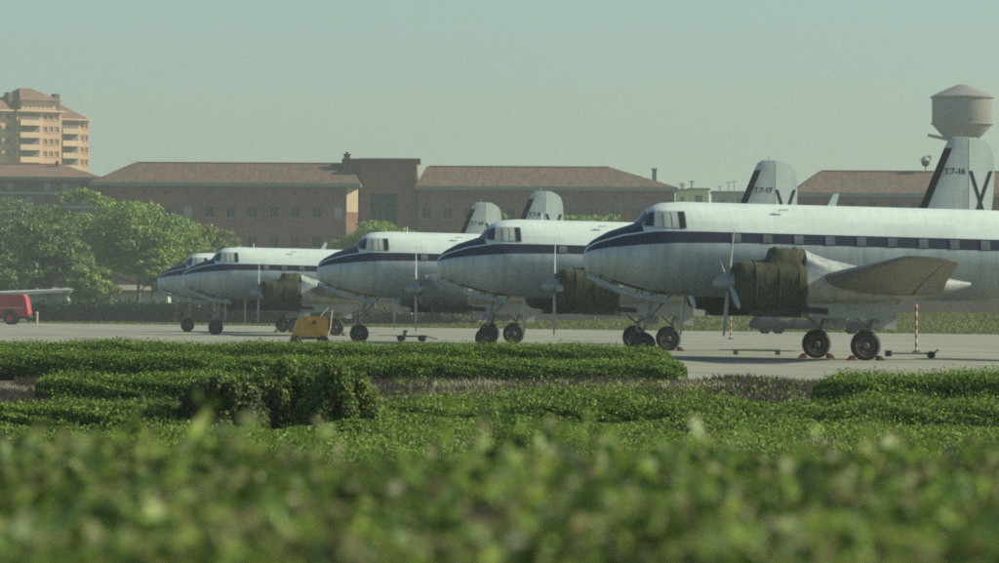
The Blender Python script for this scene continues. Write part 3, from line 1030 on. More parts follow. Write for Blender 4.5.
def wing_block(root, x0, x1, yf, dep, ze, zr, hl, hr, opens, chamf=0.0, wallm='brick', roofm='roof', pm=('winpane',), vents=True, corn='cornice'):
    mb = MB()
    xr = x1 - chamf
    facade(mb, x0, xr, yf, 0, ze, opens)
    yb = yf + dep
    mb.add([(x0, yf, 0), (x0, yb, 0), (x0, yb, ze), (x0, yf, ze)], [(0, 1, 2, 3)])
    mb.add([(x1, yf + chamf, 0), (x1, yb, 0), (x1, yb, ze), (x1, yf + chamf, ze)], [(3, 2, 1, 0)])
    mb.add([(x0, yb, 0), (x1, yb, 0), (x1, yb, ze), (x0, yb, ze)], [(3, 2, 1, 0)])
    if chamf:
        mb.add([(xr, yf, 0), (x1, yf + chamf, 0), (x1, yf + chamf, ze), (xr, yf, ze)], [(0, 1, 2, 3)])
    o = mb.build('wall', M[wallm], root)
    MB().box(x0 - .45, x1 + .45, yf - .45, yb + .45, ze + .003, ze + .55).build('cornice', M[corn], root)
    rf = hip_roof(x0, x1, yf, yb, ze + .556, zr, hl, hr, .35).build('roof', M[roofm], root)
    ym = (yf + yb) / 2
    MB().tube([(x0 + hl, ym, zr + .02), (x1 - hr, ym, zr + .02)], .16, 6).build('ridge', M[roofm], rf)
    for k, w in enumerate(opens):
        window(root, w, yf, pm[k % len(pm)])
    if vents:
        for xc in sorted({round((w[0] + w[1]) / 2, 3) for w in opens}):
            MB().box(xc - .22, xc + .22, yf - .03, yf + .1, ze - 1.05, ze - .6).build('vent', M['darkiron'], root)
    return o


D = 670
SB = F_PX / D
main_b = empty('brick_building', (0, 0, 0))
tag(main_b, 'long brown brick building with clay roof and flat-topped middle tower behind the aircraft', 'building')


def opens_at(pxs, rows, hw=.66, hh=.80, dd=D):
    return [(wx(p, dd) - hw, wx(p, dd) + hw, z - hh, z + hh) for z in rows for p in pxs]


rows = [wz(220, 212, D), wz(220, 241.5, D), wz(220, 270.5, D)]
lp = [166 + 21.5 * k - (21.5 * 3) for k in range(12)]
wing_block(main_b, wx(92, D), wx(357, D), D, 17, wz(220, 186.5, D), wz(230, 163.2, D + 8), 5.4, 1.5, opens_at(lp, rows), 1.55, pm=('winpane', 'winpane', 'winpane', 'winpane', 'winpale', 'winpane', 'winpane'))
# upper end of the left wing: sunlight put into its pale colour
xr, yr = wx(357, D), D
MB().add([(xr - 1.5, yr - .02, wz(350, 212, D)), (xr + .03, yr + 1.51, wz(350, 212, D)), (xr + .03, yr + 1.51, wz(350, 187, D)), (xr - 1.5, yr - .02, wz(350, 187, D))], [(0, 1, 2, 3)]).build('sunlit_corner', M['stone'], main_b)
rp = [426 + 21.0 * k for k in range(12)]
wing_block(main_b, wx(416.5, D), wx(675, D), D + 3, 17, wz(540, 190, D), wz(540, 166.5, D + 8), 1.5, 9.0, opens_at(rp, rows), 0, pm=('winpane', 'winpane', 'winpane', 'winpane', 'winpane', 'winpale'))
# middle tower
tx0, tx1, tz = wx(342.5, D + 2), wx(416, D + 2), wz(380, 161, D)
tb = MB()
ox0, ox1, oz0, oz1 = wx(369, D), wx(396, D), wz(380, 224, D), wz(380, 193, D)
tf = D + 4.0
TX0 = wx(358.5, D)
facade(tb, TX0, tx1, tf, 0, tz, [(ox0, ox1, oz0, oz1)], .5)
tb.add([(TX0, tf, 0), (TX0, D + 6, 0), (TX0, D + 6, tz), (TX0, tf, tz)], [(0, 1, 2, 3)])
tb.add([(tx1, tf, 0), (tx1, D + 16, 0), (tx1, D + 16, tz), (tx1, tf, tz)], [(3, 2, 1, 0)])
tb.add([(TX0, tf, tz), (tx1, tf, tz), (tx1, D + 6, tz), (TX0, D + 6, tz)], [(0, 1, 2, 3)])
tb.build('tower_wall', M['brick'], main_b)
MB().box(tx0, tx1 - .004, D + 6.004, D + 16, 4, tz).build('tower_wall', M['brick'], main_b)
MB().box(tx0 - .3, tx1 + .4, D + 5.6, D + 16.3, tz + .003, tz + .5).build('tower_cornice', M['brick2'], main_b)
MB().box(TX0 - .2, tx1 + .5, tf - .3, D + 5.59, tz + .003, tz + .5).build('tower_cornice', M['brick2'], main_b)
mbw = MB()
for k in range(1, 4):
    x = ox0 + (ox1 - ox0) * k / 4
    mbw.box(x - .07, x + .07, tf + .28, tf + .42, oz0, oz1)
for k in range(1, 4):
    z = oz0 + (oz1 - oz0) * k / 4
    mbw.box(ox0, ox1, tf + .30, tf + .40, z - .05, z + .05)
w = mbw.build('window', M['winframe2'], main_b)
for i in range(4):
    for j in range(4):
        xa, za = ox0 + (ox1 - ox0) * i / 4, oz0 + (oz1 - oz0) * j / 4
        MB().box(xa + .071, xa + (ox1 - ox0) / 4 - .071, tf + .33, tf + .36, za + .051, za + (oz1 - oz0) / 4 - .051).build('pane', M['winpane'], w)
cx = wx(345.5, D + 3)
MB().box(cx - .42, cx + .42, D + 6.5, D + 7.4, tz + .4, wz(345, 154, D + 3)).box(cx - .55, cx + .55, D + 6.4, D + 7.5, wz(345, 154, D + 3) + .003, wz(345, 153, D + 3)).tube([(cx, D + 6.95, wz(345, 153, D + 3)), (cx, D + 6.95, wz(345, 151, D + 3))], .22, 8).build('chimney', M['brick2'], main_b)
cx = wx(653.5, D + 9)
MB().box(cx - .3, cx + .3, D + 7.5, D + 8.2, wz(600, 187, D), wz(653, 170, D + 9)).box(cx - .42, cx + .42, D + 7.4, D + 8.3, wz(653, 170, D + 9) + .003, wz(653, 168.6, D + 9)).build('chimney', M['bluewall'], main_b)

# building on the right, below the water tower
D2 = 640
rb = empty('brick_building', (0, 0, 0))
rows2 = [wz(880, 208 + 27 * k, D2) for k in range(3)]
wing_block(rb, wx(795, D2), wx(1075, D2), D2, 17, wz(880, 197, D2), wz(880, 171.5, D2 + 8), 4.0, 4.0, opens_at([806 + 22 * k for k in range(12)], rows2, dd=D2))
tag(rb, 'brown brick building with long clay roof in front of the water tower', 'building')

# lower building at far left, in front of the apartments
D3 = 740
lb = empty('brick_building', (0, 0, 0))
rows3 = [wz(40, 186, D3), wz(40, 200, D3), wz(40, 214, D3), wz(40, 228, D3)]
wing_block(lb, wx(-60, D3), wx(100, D3), D3, 20, wz(40, 180.5, D3), wz(40, 164.5, D3 + 10), 8, 7, opens_at([-46 + 18.5 * k for k in range(8)], rows3, .55, .6, D3), 0, 'brick2', 'aptroof', pm=('winpale', 'winpane', 'winpale'), vents=False, corn='greyrender')
for z in (wz(40, 193, D3), wz(40, 207, D3)):
    MB().box(wx(-60, D3) - .05, wx(100, D3) + .05, D3 - .08, D3 - .003, z - .16, z + .16).build('string_course', M['palewall'], lb)
MB().box(wx(50, D3), wx(53, D3), D3 + 8, D3 + 9, 22, wz(52, 161, D3 + 9)).build('chimney', M['brick2'], lb)
tag(lb, 'low brown building with pale windows at far left below the apartment block', 'building')

# apartment block far behind at the left
D4 = 1080
ab = empty('apartment_building', (wx(88, D4), D4, 0), R(33))
# local: facade along -x from the right-hand corner, facing -y
S4 = F_PX / D4
st = 12.0 / S4 * 1.02
zt = wz(45, 113.5, D4)
cf = math.cos(R(33))
xw = [-(88 - p) / S4 / cf for p in (-40, 18, 60, 88)]
for bi in range(3):
    x0, x1 = xw[bi], xw[bi + 1]
    off = (0.0, -1.2, 0.0)[bi]
    top = zt + (0, .0, -1.6)[bi]
    rec = []
    win = []
    wd = x1 - x0
    for r_ in range(7):
        z = top - (r_ + 1) * st
        if bi == 0:
            rec.append((x0 + .5, x0 + .46 * wd, z + .95, z + st - .35))
            win += [(x0 + wd * q, x0 + wd * q + 1.3, z + 1.0, z + st - .45) for q in (.55, .72, .86)]
        elif bi == 1:
            rec.append((x0 + .3, x0 + .52 * wd, z + .95, z + st - .35))
            win += [(x0 + wd * q, x0 + wd * q + 1.1, z + 1.0, z + st - .45) for q in (.58, .71, .84)]
        else:
            rec.append((x0 + .3, x0 + .66 * wd, z + .95, z + st - .35))
            win += [(x0 + wd * q, x0 + wd * q + .8, z + 1.0, z + st - .45) for q in (.72, .86)]
    mb = MB()
    facade(mb, x0, x1, off, 0, top, win, .3)
    # balcony fronts stand proud; flat dark panels give the recess shade
    mb.add([(x0, off, 0), (x0, off + 14, 0), (x0, off + 14, top), (x0, off, top)], [(0, 1, 2, 3)])
    mb.add([(x1, off, 0), (x1, off + 14, 0), (x1, off + 14, top), (x1, off, top)], [(3, 2, 1, 0)])
    mb.add([(x0, off, top), (x1, off, top), (x1, off + 14, top), (x0, off + 14, top)], [(0, 1, 2, 3)])
    mb.build('wall', M['apt'], ab)
    for (a, b_, c_, d_) in rec:
        bl = MB().box(a, b_, off - 1.3, off - 1.18, c_ - 1.15, c_ - .05).box(a, a + .1, off - 1.18, off - .003, c_ - 1.15, c_ - .05).box(b_ - .1, b_, off - 1.18, off - .003, c_ - 1.15, c_ - .05).build('balcony', M['apt2'], ab)
        MB().box(a, b_, off - 1.3, off - .003, c_ - 1.3, c_ - 1.153).build('floor_slab', M['apt2'], bl)
        MB().box(a + .2, b_ - .2, off - .06, off - .003, c_ - .9, d_).build('balcony_shade', M['aptdark'], bl)  # dark panel painted as the shade of the balcony recess
    for wn in win:
        window(ab, wn, off, 'aptdark', 'apt2', .3)
    MB().box(x0 - .35, x1 + .35, off - 1.0, off + 14.4, top + .003, top + .35).build('cornice', M['apt2'], ab)
x0, x1 = xw[1] + 2.2, xw[2] - .3
mb = MB()
pw = [(x0 + (x1 - x0) * (.08 + .12 * k), x0 + (x1 - x0) * (.08 + .12 * k) + .7, zt + .9, zt + 1.8) for k in range(8)]
facade(mb, x0, x1, .8, zt + .36, zt + 2.6, pw, .25)
mb.add([(x0, .8, zt + .36), (x0, 12, zt + .36), (x0, 12, zt + 2.6), (x0, .8, zt + 2.6)], [(0, 1, 2, 3)])
mb.add([(x1, .8, zt + .36), (x1, 12, zt + .36), (x1, 12, zt + 2.6), (x1, .8, zt + 2.6)], [(0, 1, 2, 3)])
mb.build('penthouse', M['apt2'], ab)
for o_ in pw:
    window(ab, o_, .8, 'winpale', 'apt2', .25, 0)
hip_roof(x0 - .4, x1 + .4, .2, 12.4, zt + 2.62, zt + 5.6, 3.2, 4.6, .6).build('roof', M['aptroof'], ab)
hip_roof(xw[0], xw[1] - 1, .4, 13.4, zt + .36, zt + 5.2, 3.5, 1.0, .3).build('roof', M['aptroof'], ab)
hip_roof(xw[2] + .2, xw[3] - .2, .4, 13.4, zt - 1.24, zt + 2.6, .8, 4.4, .3).build('roof', M['aptroof'], ab)
for xx in (xw[1] - .2, xw[2] + .3):
    MB().box(xx, xx + 1.1, 2.5, 4.5, zt - .5, zt + 4.4).build('chimney', M['brick2'], ab)
tag(ab, 'tall sunlit pinkish apartment block with balconies at far left', 'building')

# skyline blocks between the tail fins
for k, (a, b_, py, dd, wm, lab) in enumerate(((677, 687, 191, 900, 'cream', 'small cream building beside the brick building\'s right end'), (689, 708, 190, 930, 'cream', 'wider cream building on the skyline left of tail T.7-17'), (713, 748, 193, 960, 'greyrender', 'dull brown far building just left of tail T.7-17'))):
    sb = empty('distant_building', (0, 0, 0))
    ze = wz((a + b_) / 2, py, dd)
    x0, x1 = wx(a, dd), wx(b_, dd)
    n = max(1, int((x1 - x0) / 2.4))
    ow = [(x0 + (x1 - x0) * (q + .3) / n, x0 + (x1 - x0) * (q + .7) / n, ze - 2.4 - 2.9 * r_, ze - 1.0 - 2.9 * r_) for q in range(n) for r_ in range(4)]
    mb = MB()
    facade(mb, x0, x1, dd, 0, ze, ow, .3)
    mb.add([(x0, dd, 0), (x0, dd + 9, 0), (x0, dd + 9, ze), (x0, dd, ze), (x1, dd, 0), (x1, dd + 9, 0), (x1, dd + 9, ze), (x1, dd, ze)], [(0, 1, 2, 3), (7, 6, 5, 4), (3, 2, 6, 7)])
    mb.build('wall', M[wm], sb)
    for o_ in ow:
        window(sb, o_, dd, 'winpane', 'frame', .3, 0)
    MB().box(x0 - .3, x1 + .3, dd - .3, dd + 9.3, ze + .003, ze + .4).build('parapet', M['greyrender'], sb)
    for q in range(3):
        x = x0 + (x1 - x0) * random.uniform(.1, .9)
        h = random.uniform(.8, 2.2)
        MB().tube([(x, dd + 2, ze + .3), (x, dd + 2, ze + .4 + h)], .07, 5).tube([(x - .5, dd + 2, ze + .2 + h), (x + .5, dd + 2, ze + .2 + h)], .05, 5).build('aerial', M['darkiron'], sb)
    tag(sb, lab, 'building')

# water tower
D5 = 800
wt = empty('water_tower', (wx(961.5, D5), D5, 0))
z = lambda py: wz(961, py, D5)
r = 31.2 / F_PX * D5
MB().lathe([(r * .40, z(141)), (r * .60, z(137)), (r * .94, z(125.5)), (r * .97, z(123.5)), (r * .97, z(98.5)), (r * .9, z(98.2))], 48, cap=True).build('tank', M['concrete'], wt, 30)
MB().lathe([(r * 1.01, z(124.5)), (r * 1.01, z(123))], 48).build('ring_beam', M['concrete'], wt, 30)
MB().lathe([(r * 1.03, z(98.1)), (r * 1.03, z(96.6)), (r * .7, z(91.8)), (r * .3, z(86.6)), (r * .16, z(84.8)), (.05, z(84.3))], 48).build('roof', M['concrete'], wt, 30)
MB().lathe([(r * .56, 0), (r * .5, 6), (r * .42, z(150)), (r * .42, z(142))], 32).build('stem', M['concrete'], wt, 30)
MB().hexa([(-5.9, -3.0, z(137)), (-2.4, -2.0, z(141.5)), (-2.4, -.6, z(141.5)), (-5.9, -1.6, z(137)), (-5.9, -3.0, z(134.5)), (-2.4, -2.0, z(138)), (-2.4, -.6, z(138)), (-5.9, -1.6, z(134.5))]).build('chute', M['concrete'], wt)
tag(wt, 'round concrete water tower with conical roof behind the tail fin T.7-16', 'water tower')

# siren on the right-hand roof
D6 = 648
sr = empty('roof_siren', (wx(925, D6), D6, wz(925, 172.5, D6)))
MB().tube([(0, 0, -.4), (0, 0, 1.0)], .07, 6).build('mast', M['darkiron'], sr)
MB().lathe([(.05, .75), (.45, .95), (.6, 1.35), (.5, 1.75), (.2, 1.95)], 16).build('housing', M['darkiron'], sr, 40)
MB().lathe([(.62, 1.5), (.72, 1.62), (.3, 2.15), (.05, 2.3)], 16).build('cap', M['palewall'], sr, 40)
MB().box(.3, .75, -.3, .3, 1.6, 2.3).build('horn', M['whitepost'], sr)
tag(sr, 'small round siren on a mast above the roof left of the water tower', 'siren')

# gently rising grass bank beyond the apron
E0, E1 = Vector((-42, 452)), Vector((31.5, 336))
def edge_pt(t, off):
    p = E0.lerp(E1, t)
    return (p.x + off * .84, p.y + off * .54)
vs, fs = [], []
offs = [2, 8, 16, 26, 40, 60, 120]
zs_ = [-.01, .12, .42, .85, 1.22, 1.34, 1.38]
NT = 30
for a in range(NT + 1):
    t = .22 + a * (2.6 / NT)
    lim = min(1.0, a / 3)
    for o_, z0 in zip(offs, zs_):
        x, y = edge_pt(t, o_)
        vs.append((x, y, -.01 + (z0 + .01) * lim + (.10 * math.sin(a * 1.7 + o_) * min(1, o_ / 40) if o_ > 2 else 0) * lim))
n = len(offs)
fs = [(a * n + b_, (a + 1) * n + b_, (a + 1) * n + b_ + 1, a * n + b_ + 1) for a in range(NT) for b_ in range(n - 1)]
tag(MB().add(vs, fs).build('grass_bank', M['terrain'], None, 60), kind='structure')

# blue-grey boundary wall on the bank at the right
bw = empty('boundary_wall', (0, 0, 0))
n = 26
p0, p1 = Vector(edge_pt(.55, 64)), Vector(edge_pt(1.5, 64))
for k in range(n):
    a, b_ = p0.lerp(p1, k / n), p0.lerp(p1, (k + 1) / n)
    u = (b_ - a).normalized()
    v = Vector((-u.y, u.x)) * .06
    q = [a + u * .1 - v, b_ - u * .1 - v, b_ - u * .1 + v, a + u * .1 + v]
    MB().hexa([(p.x, p.y, 1.0) for p in q] + [(p.x, p.y, 2.45) for p in q]).build('wall_panel', M['bluewall'], bw)
    q = [a - u * .09 - v * 1.6, a + u * .09 - v * 1.6, a + u * .09 + v * 1.6, a - u * .09 + v * 1.6]
    MB().hexa([(p.x, p.y, 1.0) for p in q] + [(p.x, p.y, 2.6) for p in q]).build('wall_post', M['bluewall'], bw)
tag(bw, 'long blue-grey panel wall beyond the grass bank on the right', 'wall')

# pale sheds behind the trees
for a, b_, dd, h, lab in ((26, 66, 520, 3.2, 'pale green shed behind the red truck and the hedge'), (118, 168, 535, 3.6, 'pale grey shed under the trees left of the aircraft noses')):
    s_ = empty('shed', (0, 0, 0))
    x0, x1 = wx(a, dd), wx(b_, dd)
    MB().box(x0, x1, dd, dd + 5, 0, h - .3).build('wall', M['palewall'], s_)
    MB().hexa([(x0 - .3, dd - .4, h - .297), (x1 + .3, dd - .4, h - .297), (x1 + .3, dd + 5.4, h - .297), (x0 - .3, dd + 5.4, h - .297), (x0 - .3, dd - .4, h - .1), (x1 + .3, dd - .4, h - .1), (x1 + .3, dd + 5.4, h + .5), (x0 - .3, dd + 5.4, h + .5)]).build('roof', M['greyrender'], s_)
    MB().box(x0 + 1, x0 + 2, dd - .06, dd - .003, 0, 2.1).build('door', M['aptdark'], s_)
    tag(s_, lab, 'shed')
dd = 440
ps = empty('marker_post', (wx(37, dd), dd, .0))
MB().tube([(0, 0, 0), (0, 0, 1.0)], .13, 10).build('post', M['stone'], ps, 40)
MB().lathe([(.15, 1.0), (.15, 1.06), (.05, 1.12)], 10).build('cap', M['whitepost'], ps, 40)
tag(ps, 'short pale post beside the red truck at the hedge', 'post')

# ------------------------------------------------------------------ vegetation
def leaf_object(name, pts, nrm, size, m, parent=None, seed=0, aspect=.5, droop=0.25, spread=.9):
    """one joined mesh of small four-cornered leaves"""
    rng = np.random.default_rng(seed)
    n = len(pts)
    nv = nrm + rng.normal(0, spread, (n, 3))
    nv /= np.linalg.norm(nv, axis=1)[:, None] + 1e-9
    a = rng.normal(0, 1, (n, 3))
    a[:, 2] -= droop
    t = a - (a * nv).sum(1)[:, None] * nv
    t /= np.linalg.norm(t, axis=1)[:, None] + 1e-9
    b = np.cross(nv, t)
    s = (size * rng.uniform(.6, 1.35, n))[:, None]
    v = np.empty((n, 4, 3))
    v[:, 0] = pts - t * s * .5
    v[:, 1] = pts + b * s * aspect * .5 - t * s * .05 + nv * s * .08
    v[:, 2] = pts + t * s * .5
    v[:, 3] = pts - b * s * aspect * .5 - t * s * .05 + nv * s * .08
    return quad_object(name, v.reshape(-1, 3), n, m, parent)


def quad_object(name, v, n, m, parent):
    me = bpy.data.meshes.new(name)
    me.vertices.add(n * 4)
    me.vertices.foreach_set('co', v.astype(np.float32).ravel())
    me.loops.add(n * 4)
    me.loops.foreach_set('vertex_index', np.arange(n * 4, dtype=np.int32))
    me.polygons.add(n)
    me.polygons.foreach_set('loop_start', np.arange(0, n * 4, 4, dtype=np.int32))
    me.update(calc_edges=True)
    me.materials.append(m)
    return link(name, me, parent)


def blade_object(name, base, h, m, parent=None, seed=0, w=.02, lean=.35):
    """upright narrow stalks"""
    rng = np.random.default_rng(seed)
    n = len(base)
    a = rng.uniform(0, 2 * math.pi, n)
    sx = np.stack([np.cos(a), np.sin(a), np.zeros(n)], 1)
    ln = rng.normal(0, lean, (n, 2)) * h[:, None]
    top = base + np.stack([ln[:, 0], ln[:, 1], h], 1)
    mid = base * .45 + top * .55
    v = np.empty((n, 4, 3))
    v[:, 0] = base
    v[:, 1] = mid + sx * w * .5
    v[:, 2] = top
    v[:, 3] = mid - sx * w * .5
    return quad_object(name, v.reshape(-1, 3), n, m, parent)


def wob(x, seed, amp, f):
    rng = np.random.default_rng(seed)
    o = np.zeros_like(x)
    for k in range(5):
        o += np.sin(x * f * (1.6 ** k) * rng.uniform(.8, 1.2) + rng.uniform(0, 6.28)) / (1.5 ** k)
    return o * amp


def hedge(name, label, A, B, width, h, leaf, size, m, cat='hedge', dens=1.0, seed=0, group=None, corem='core', rag=.11, stems=True):
    A, B = np.array(A, float), np.array(B, float)
    L = np.linalg.norm(B - A)
    ux = (B - A) / L
    uy = np.array([-ux[1], ux[0]])
    c0 = (A + B) / 2
    root = empty(name, (c0[0], c0[1], 0))
    rng = np.random.default_rng(seed)
    area = L * (2 * h + width)
    n = int(area / (size * size * .5) * 2.6 * dens)

    def shape(u, ph, k):
        # u along the hedge, ph 0..pi over the profile from front foot to back foot
        endt = np.clip(np.minimum(u, L - u) / (.5 * min(width, L * .5)), 0, 1)
        e = np.sqrt(1 - (1 - endt) ** 2) * .4 + .6
        hh = h * (1 + wob(u, seed + 1, rag / h * .25, 1.1) + wob(u * 1.7 + ph * 3, seed + 4, rag / h * .35, 3.1)) * e
        ww = width / 2 * (1 + wob(u, seed + 2, .05, 1.7) + wob(u + ph * 2, seed + 3, .04, 4.0)) * e
        c, s_ = np.cos(ph), np.sin(ph)
        y = -np.sign(c) * np.abs(c) ** .42 * ww * k
        z_ = np.abs(s_) ** .42 * hh * k
        return y, z_
    u = rng.uniform(0, L, n)
    ph = rng.uniform(0, math.pi * .86, n)
    k = 1 - np.abs(rng.normal(0, .10, n)) + rng.uniform(0, .16, n) * (rng.random(n) < .30)
    y, z_ = shape(u, ph, k)
    z_ = np.maximum(z_, .02)
    P = np.stack([(u - L / 2) * ux[0] + y * uy[0], (u - L / 2) * ux[1] + y * uy[1], z_], 1)
    nl = np.stack([-np.cos(ph) * uy[0], -np.cos(ph) * uy[1], np.sin(ph) + .25], 1)
    ns = int(L * width * 9 * (.08 / size) ** 1.0)
    su, sp_ = rng.uniform(.05 * L, .95 * L, ns), rng.uniform(.9, 2.3, ns)
    y0, z0 = shape(su, sp_, 1.0)
    hs = rng.exponential(.07, ns).clip(0, .25) * (size / .08) * (.5 if size > .2 else 1)
    for q in range(5):
        f_ = q / 4
        yy = y0 + rng.normal(0, size * .3, ns)
        uu = su + rng.normal(0, size * .3, ns)
        P = np.concatenate([P, np.stack([(uu - L / 2) * ux[0] + yy * uy[0], (uu - L / 2) * ux[1] + yy * uy[1], z0 - .02 + hs * f_], 1)])
        nl = np.concatenate([nl, np.tile(np.array([0, -.5, .6]), (ns, 1))])
    f = leaf_object('foliage', P, nl, size, m, root, seed + 9, aspect=.55, droop=-.5, spread=.65)
    f['kind'] = 'stuff'
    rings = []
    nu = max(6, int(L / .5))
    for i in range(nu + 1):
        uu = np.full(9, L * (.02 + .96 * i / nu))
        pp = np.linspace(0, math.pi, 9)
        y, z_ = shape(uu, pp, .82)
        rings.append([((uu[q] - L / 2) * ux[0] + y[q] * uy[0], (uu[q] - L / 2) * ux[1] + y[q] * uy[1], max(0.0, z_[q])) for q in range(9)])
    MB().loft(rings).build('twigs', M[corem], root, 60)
    tag(root, label, cat, group)
    return root


def tree(label, px_, dd, top, bot, hw, m, seed, cat='tree', name='broadleaf_tree', size=.36, n_leaf=11000, group=None, clumps=44, flat=.55, trunk_r=.2):
    s = F_PX / dd
    X = wx(px_, dd)
    zt, zb, rw = wz(px_, top, dd), max(.2, wz(px_, bot, dd)), hw / s
    root = empty(name, (X, dd, 0))
    rng = np.random.default_rng(seed)
    cz, rz_ = (zt + zb) / 2, (zt - zb) / 2
    cl = []
    for k in range(clumps):
        v = rng.normal(0, 1, 3)
        v /= np.linalg.norm(v)
        rr = rng.uniform(.3, .98)
        cl.append((v[0] * rw * rr, v[1] * rw * rr * .9, cz + v[2] * rz_ * rr * (.95 if v[2] > 0 else .8), rng.uniform(.17, .36) * min(rw, rz_ * 1.5)))
    trk = MB()
    hgt = cz + rz_ * .1
    bend = rng.uniform(-.5, .5, 2)
    trk.tube([(0, 0, 0), (bend[0] * .3, bend[1] * .3, hgt * .33), (bend[0] * .7, bend[1] * .7, hgt * .66), (bend[0], bend[1], hgt)], [trunk_r * 1.25, trunk_r, trunk_r * .75, trunk_r * .4], 9)
    for k in range(0, clumps, 2):
        c = cl[k]
        z0 = max(hgt * .35, min(hgt * .9, c[2] - rw * .4))
        f = z0 / hgt
        p0 = Vector((bend[0] * f, bend[1] * f, z0))
        p2 = Vector((c[0], c[1], c[2]))
        p1 = (p0 + p2) / 2 + Vector((0, 0, -.15 * rw * .3))
        trk.tube([p0, p1, p2], [trunk_r * .4, trunk_r * .26, trunk_r * .1], 6)
    trk.build('trunk', M['bark'], root, 50)
    P, N = [], []
    tot = sum(c[3] ** 2 for c in cl)
    for c in cl:
        n = max(30, int(n_leaf * c[3] ** 2 / tot))
        v = rng.normal(0, 1, (n, 3))
        v /= np.linalg.norm(v, axis=1)[:, None]
        rr = rng.uniform(.45, 1.08, n) ** .6
        q = v * (c[3] * rr)[:, None] * np.array([1.15, 1.15, flat])
        P.append(q + np.array(c[:3]))
        N.append(v + np.array([0, 0, .5]))
    f = leaf_object('crown', np.concatenate(P), np.concatenate(N), size, m, root, seed + 1, aspect=.7)
    tag(root, label, cat, group)
    return root


TG = 'trees beyond the apron'
tree('dark green tree at left edge above the red truck', 12, 525, 203, 298, 52, M['leaf_dark'], 1, group=TG)
tree('tall tree with topmost crown left of the brick building', 78, 545, 186, 285, 44, M['leaf_tree'], 2, group=TG)
tree('broad bright green tree with layered crown, widest of the left trees', 138, 505, 193, 292, 60, M['leaf_tree'], 3, group=TG, n_leaf=18000, clumps=60)
tree('dark green tree between the red truck and the broad tree', 48, 490, 217, 300, 42, M['leaf_dark'], 4, group=TG)
tree('yellowish tree right of the broad bright green tree', 188, 520, 211, 296, 36, M['leaf_yellow'], 5, group=TG)
tree('small yellowish tree just above the farthest aircraft\'s cockpit', 222, 545, 224, 300, 24, M['leaf_yellow'], 6, group=TG, n_leaf=6000)
tree('small bright tree in front of the hedge at the wing tip', 92, 482, 258, 314, 24, M['leaf_tree'], 7, group=TG, n_leaf=6000, trunk_r=.12)
tree('dark tree behind the broad bright green tree', 110, 560, 197, 296, 40, M['leaf_dark'], 8, group=TG)
tree('round bright green tree before the brick tower window', 374, 575, 211, 300, 46, M['leaf_tree'], 9, group=TG, n_leaf=14000, clumps=60)
tree('small tree before the brick wall right of the tail fins', 594, 590, 204, 262, 32, M['leaf_tree'], 10, group=TG, n_leaf=6500)
tree('small olive tree before the brick wall left of the tail fins', 497, 600, 208, 262, 17, M['leaf_dark'], 12, group=TG, n_leaf=4500)
tree('low spreading dark tree at left edge behind the long wing', -8, 500, 236, 300, 36, M['leaf_dark'], 13, group=TG)
tree('slim young tree with bare lower trunk by the aircraft noses', 152, 486, 250, 296, 20, M['leaf_tree'], 14, group=TG, n_leaf=4500, trunk_r=.1)

tree('olive tree filling the gap behind the small bright tree', 165, 550, 205, 296, 34, M['leaf_tree'], 15, group=TG)
tree('dull green tree behind the tall tree at far left', 42, 560, 196, 292, 44, M['leaf_dark'], 16, group=TG)
hedge('clipped_hedge', 'dark clipped hedge along the far edge of the apron at left', (wx(30, 470), 470), (wx(186, 468), 462), 2.2, 1.9, None, .34, M['leaf_far'], seed=40, rag=.5)
hedge('scrub_hedge', 'brownish scrub behind the noses of the farthest aircraft', (wx(186, 455), 455), (wx(300, 440), 440), 3, 2.0, None, .36, M['leaf_scrub'], cat='shrubs', seed=42, corem='corebrown', rag=.7)
hedge('scrub_hedge', 'olive scrub seen beneath the middle aircraft', (wx(300, 438), 438), (wx(470, 420), 420), 3, 1.2, None, .36, M['leaf_scrub'], cat='shrubs', seed=44, corem='corebrown', rag=.7)

# tufted grass strip beyond the apron
rng = np.random.default_rng(5)
n = 80000
t = rng.random(n) * 1.5 - .1
dep = rng.random(n) ** 1.2 * 62 + .5
ex, ey = -42 + t * 73.5 + dep * .84, 452 - t * 116 + dep * .54
gz = np.interp(dep, offs, zs_) * np.clip((t - .22) / .26, 0, 1)
gb = np.stack([ex, ey, gz - .03], 1)
blade_object('grass', gb, rng.uniform(.10, .30, n), M['leaf_grass'], None, 6, .13, .3)
tag(bpy.data.objects['grass'], 'rough yellowish grass on the bank beyond the concrete apron', 'grass', kind='stuff')

# garden hedges between the camera and the apron
HG = 'low garden hedges before the apron'
hedge('garden_hedge', 'farthest thin strip of clipped hedge, against the concrete apron', (wx(-60, 117), 119), (wx(668, 116), 115), 1.8, .70, None, .048, M['leaf_hedge'], seed=50, group=HG)
hedge('garden_hedge', 'clipped hedge row ending at right beneath the nearest nose wheel', (wx(205, 98), 99.5), (wx(688, 99), 99.5), 1.7, .54, None, .046, M['leaf_hedge'], seed=52, group=HG)
hedge('garden_hedge', 'second clipped hedge row from the apron, at the left edge', (wx(-60, 104), 104), (wx(238, 103), 103), 1.7, .60, None, .046, M['leaf_hedge'], seed=54, group=HG)
hedge('garden_hedge', 'clipped hedge row at left with dark front, leading to the dark bushes', (wx(38, 77), 77), (wx(262, 77), 77), 1.5, .52, None, .043, M['leaf_hedge'], seed=56, group=HG)
hedge('garden_hedge', 'thick clipped hedge at right edge below the main wheels', (wx(822, 71), 72.5), (wx(1240, 71), 71.5), 1.6, .63, None, .043, M['leaf_hedge'], seed=58, group=HG)
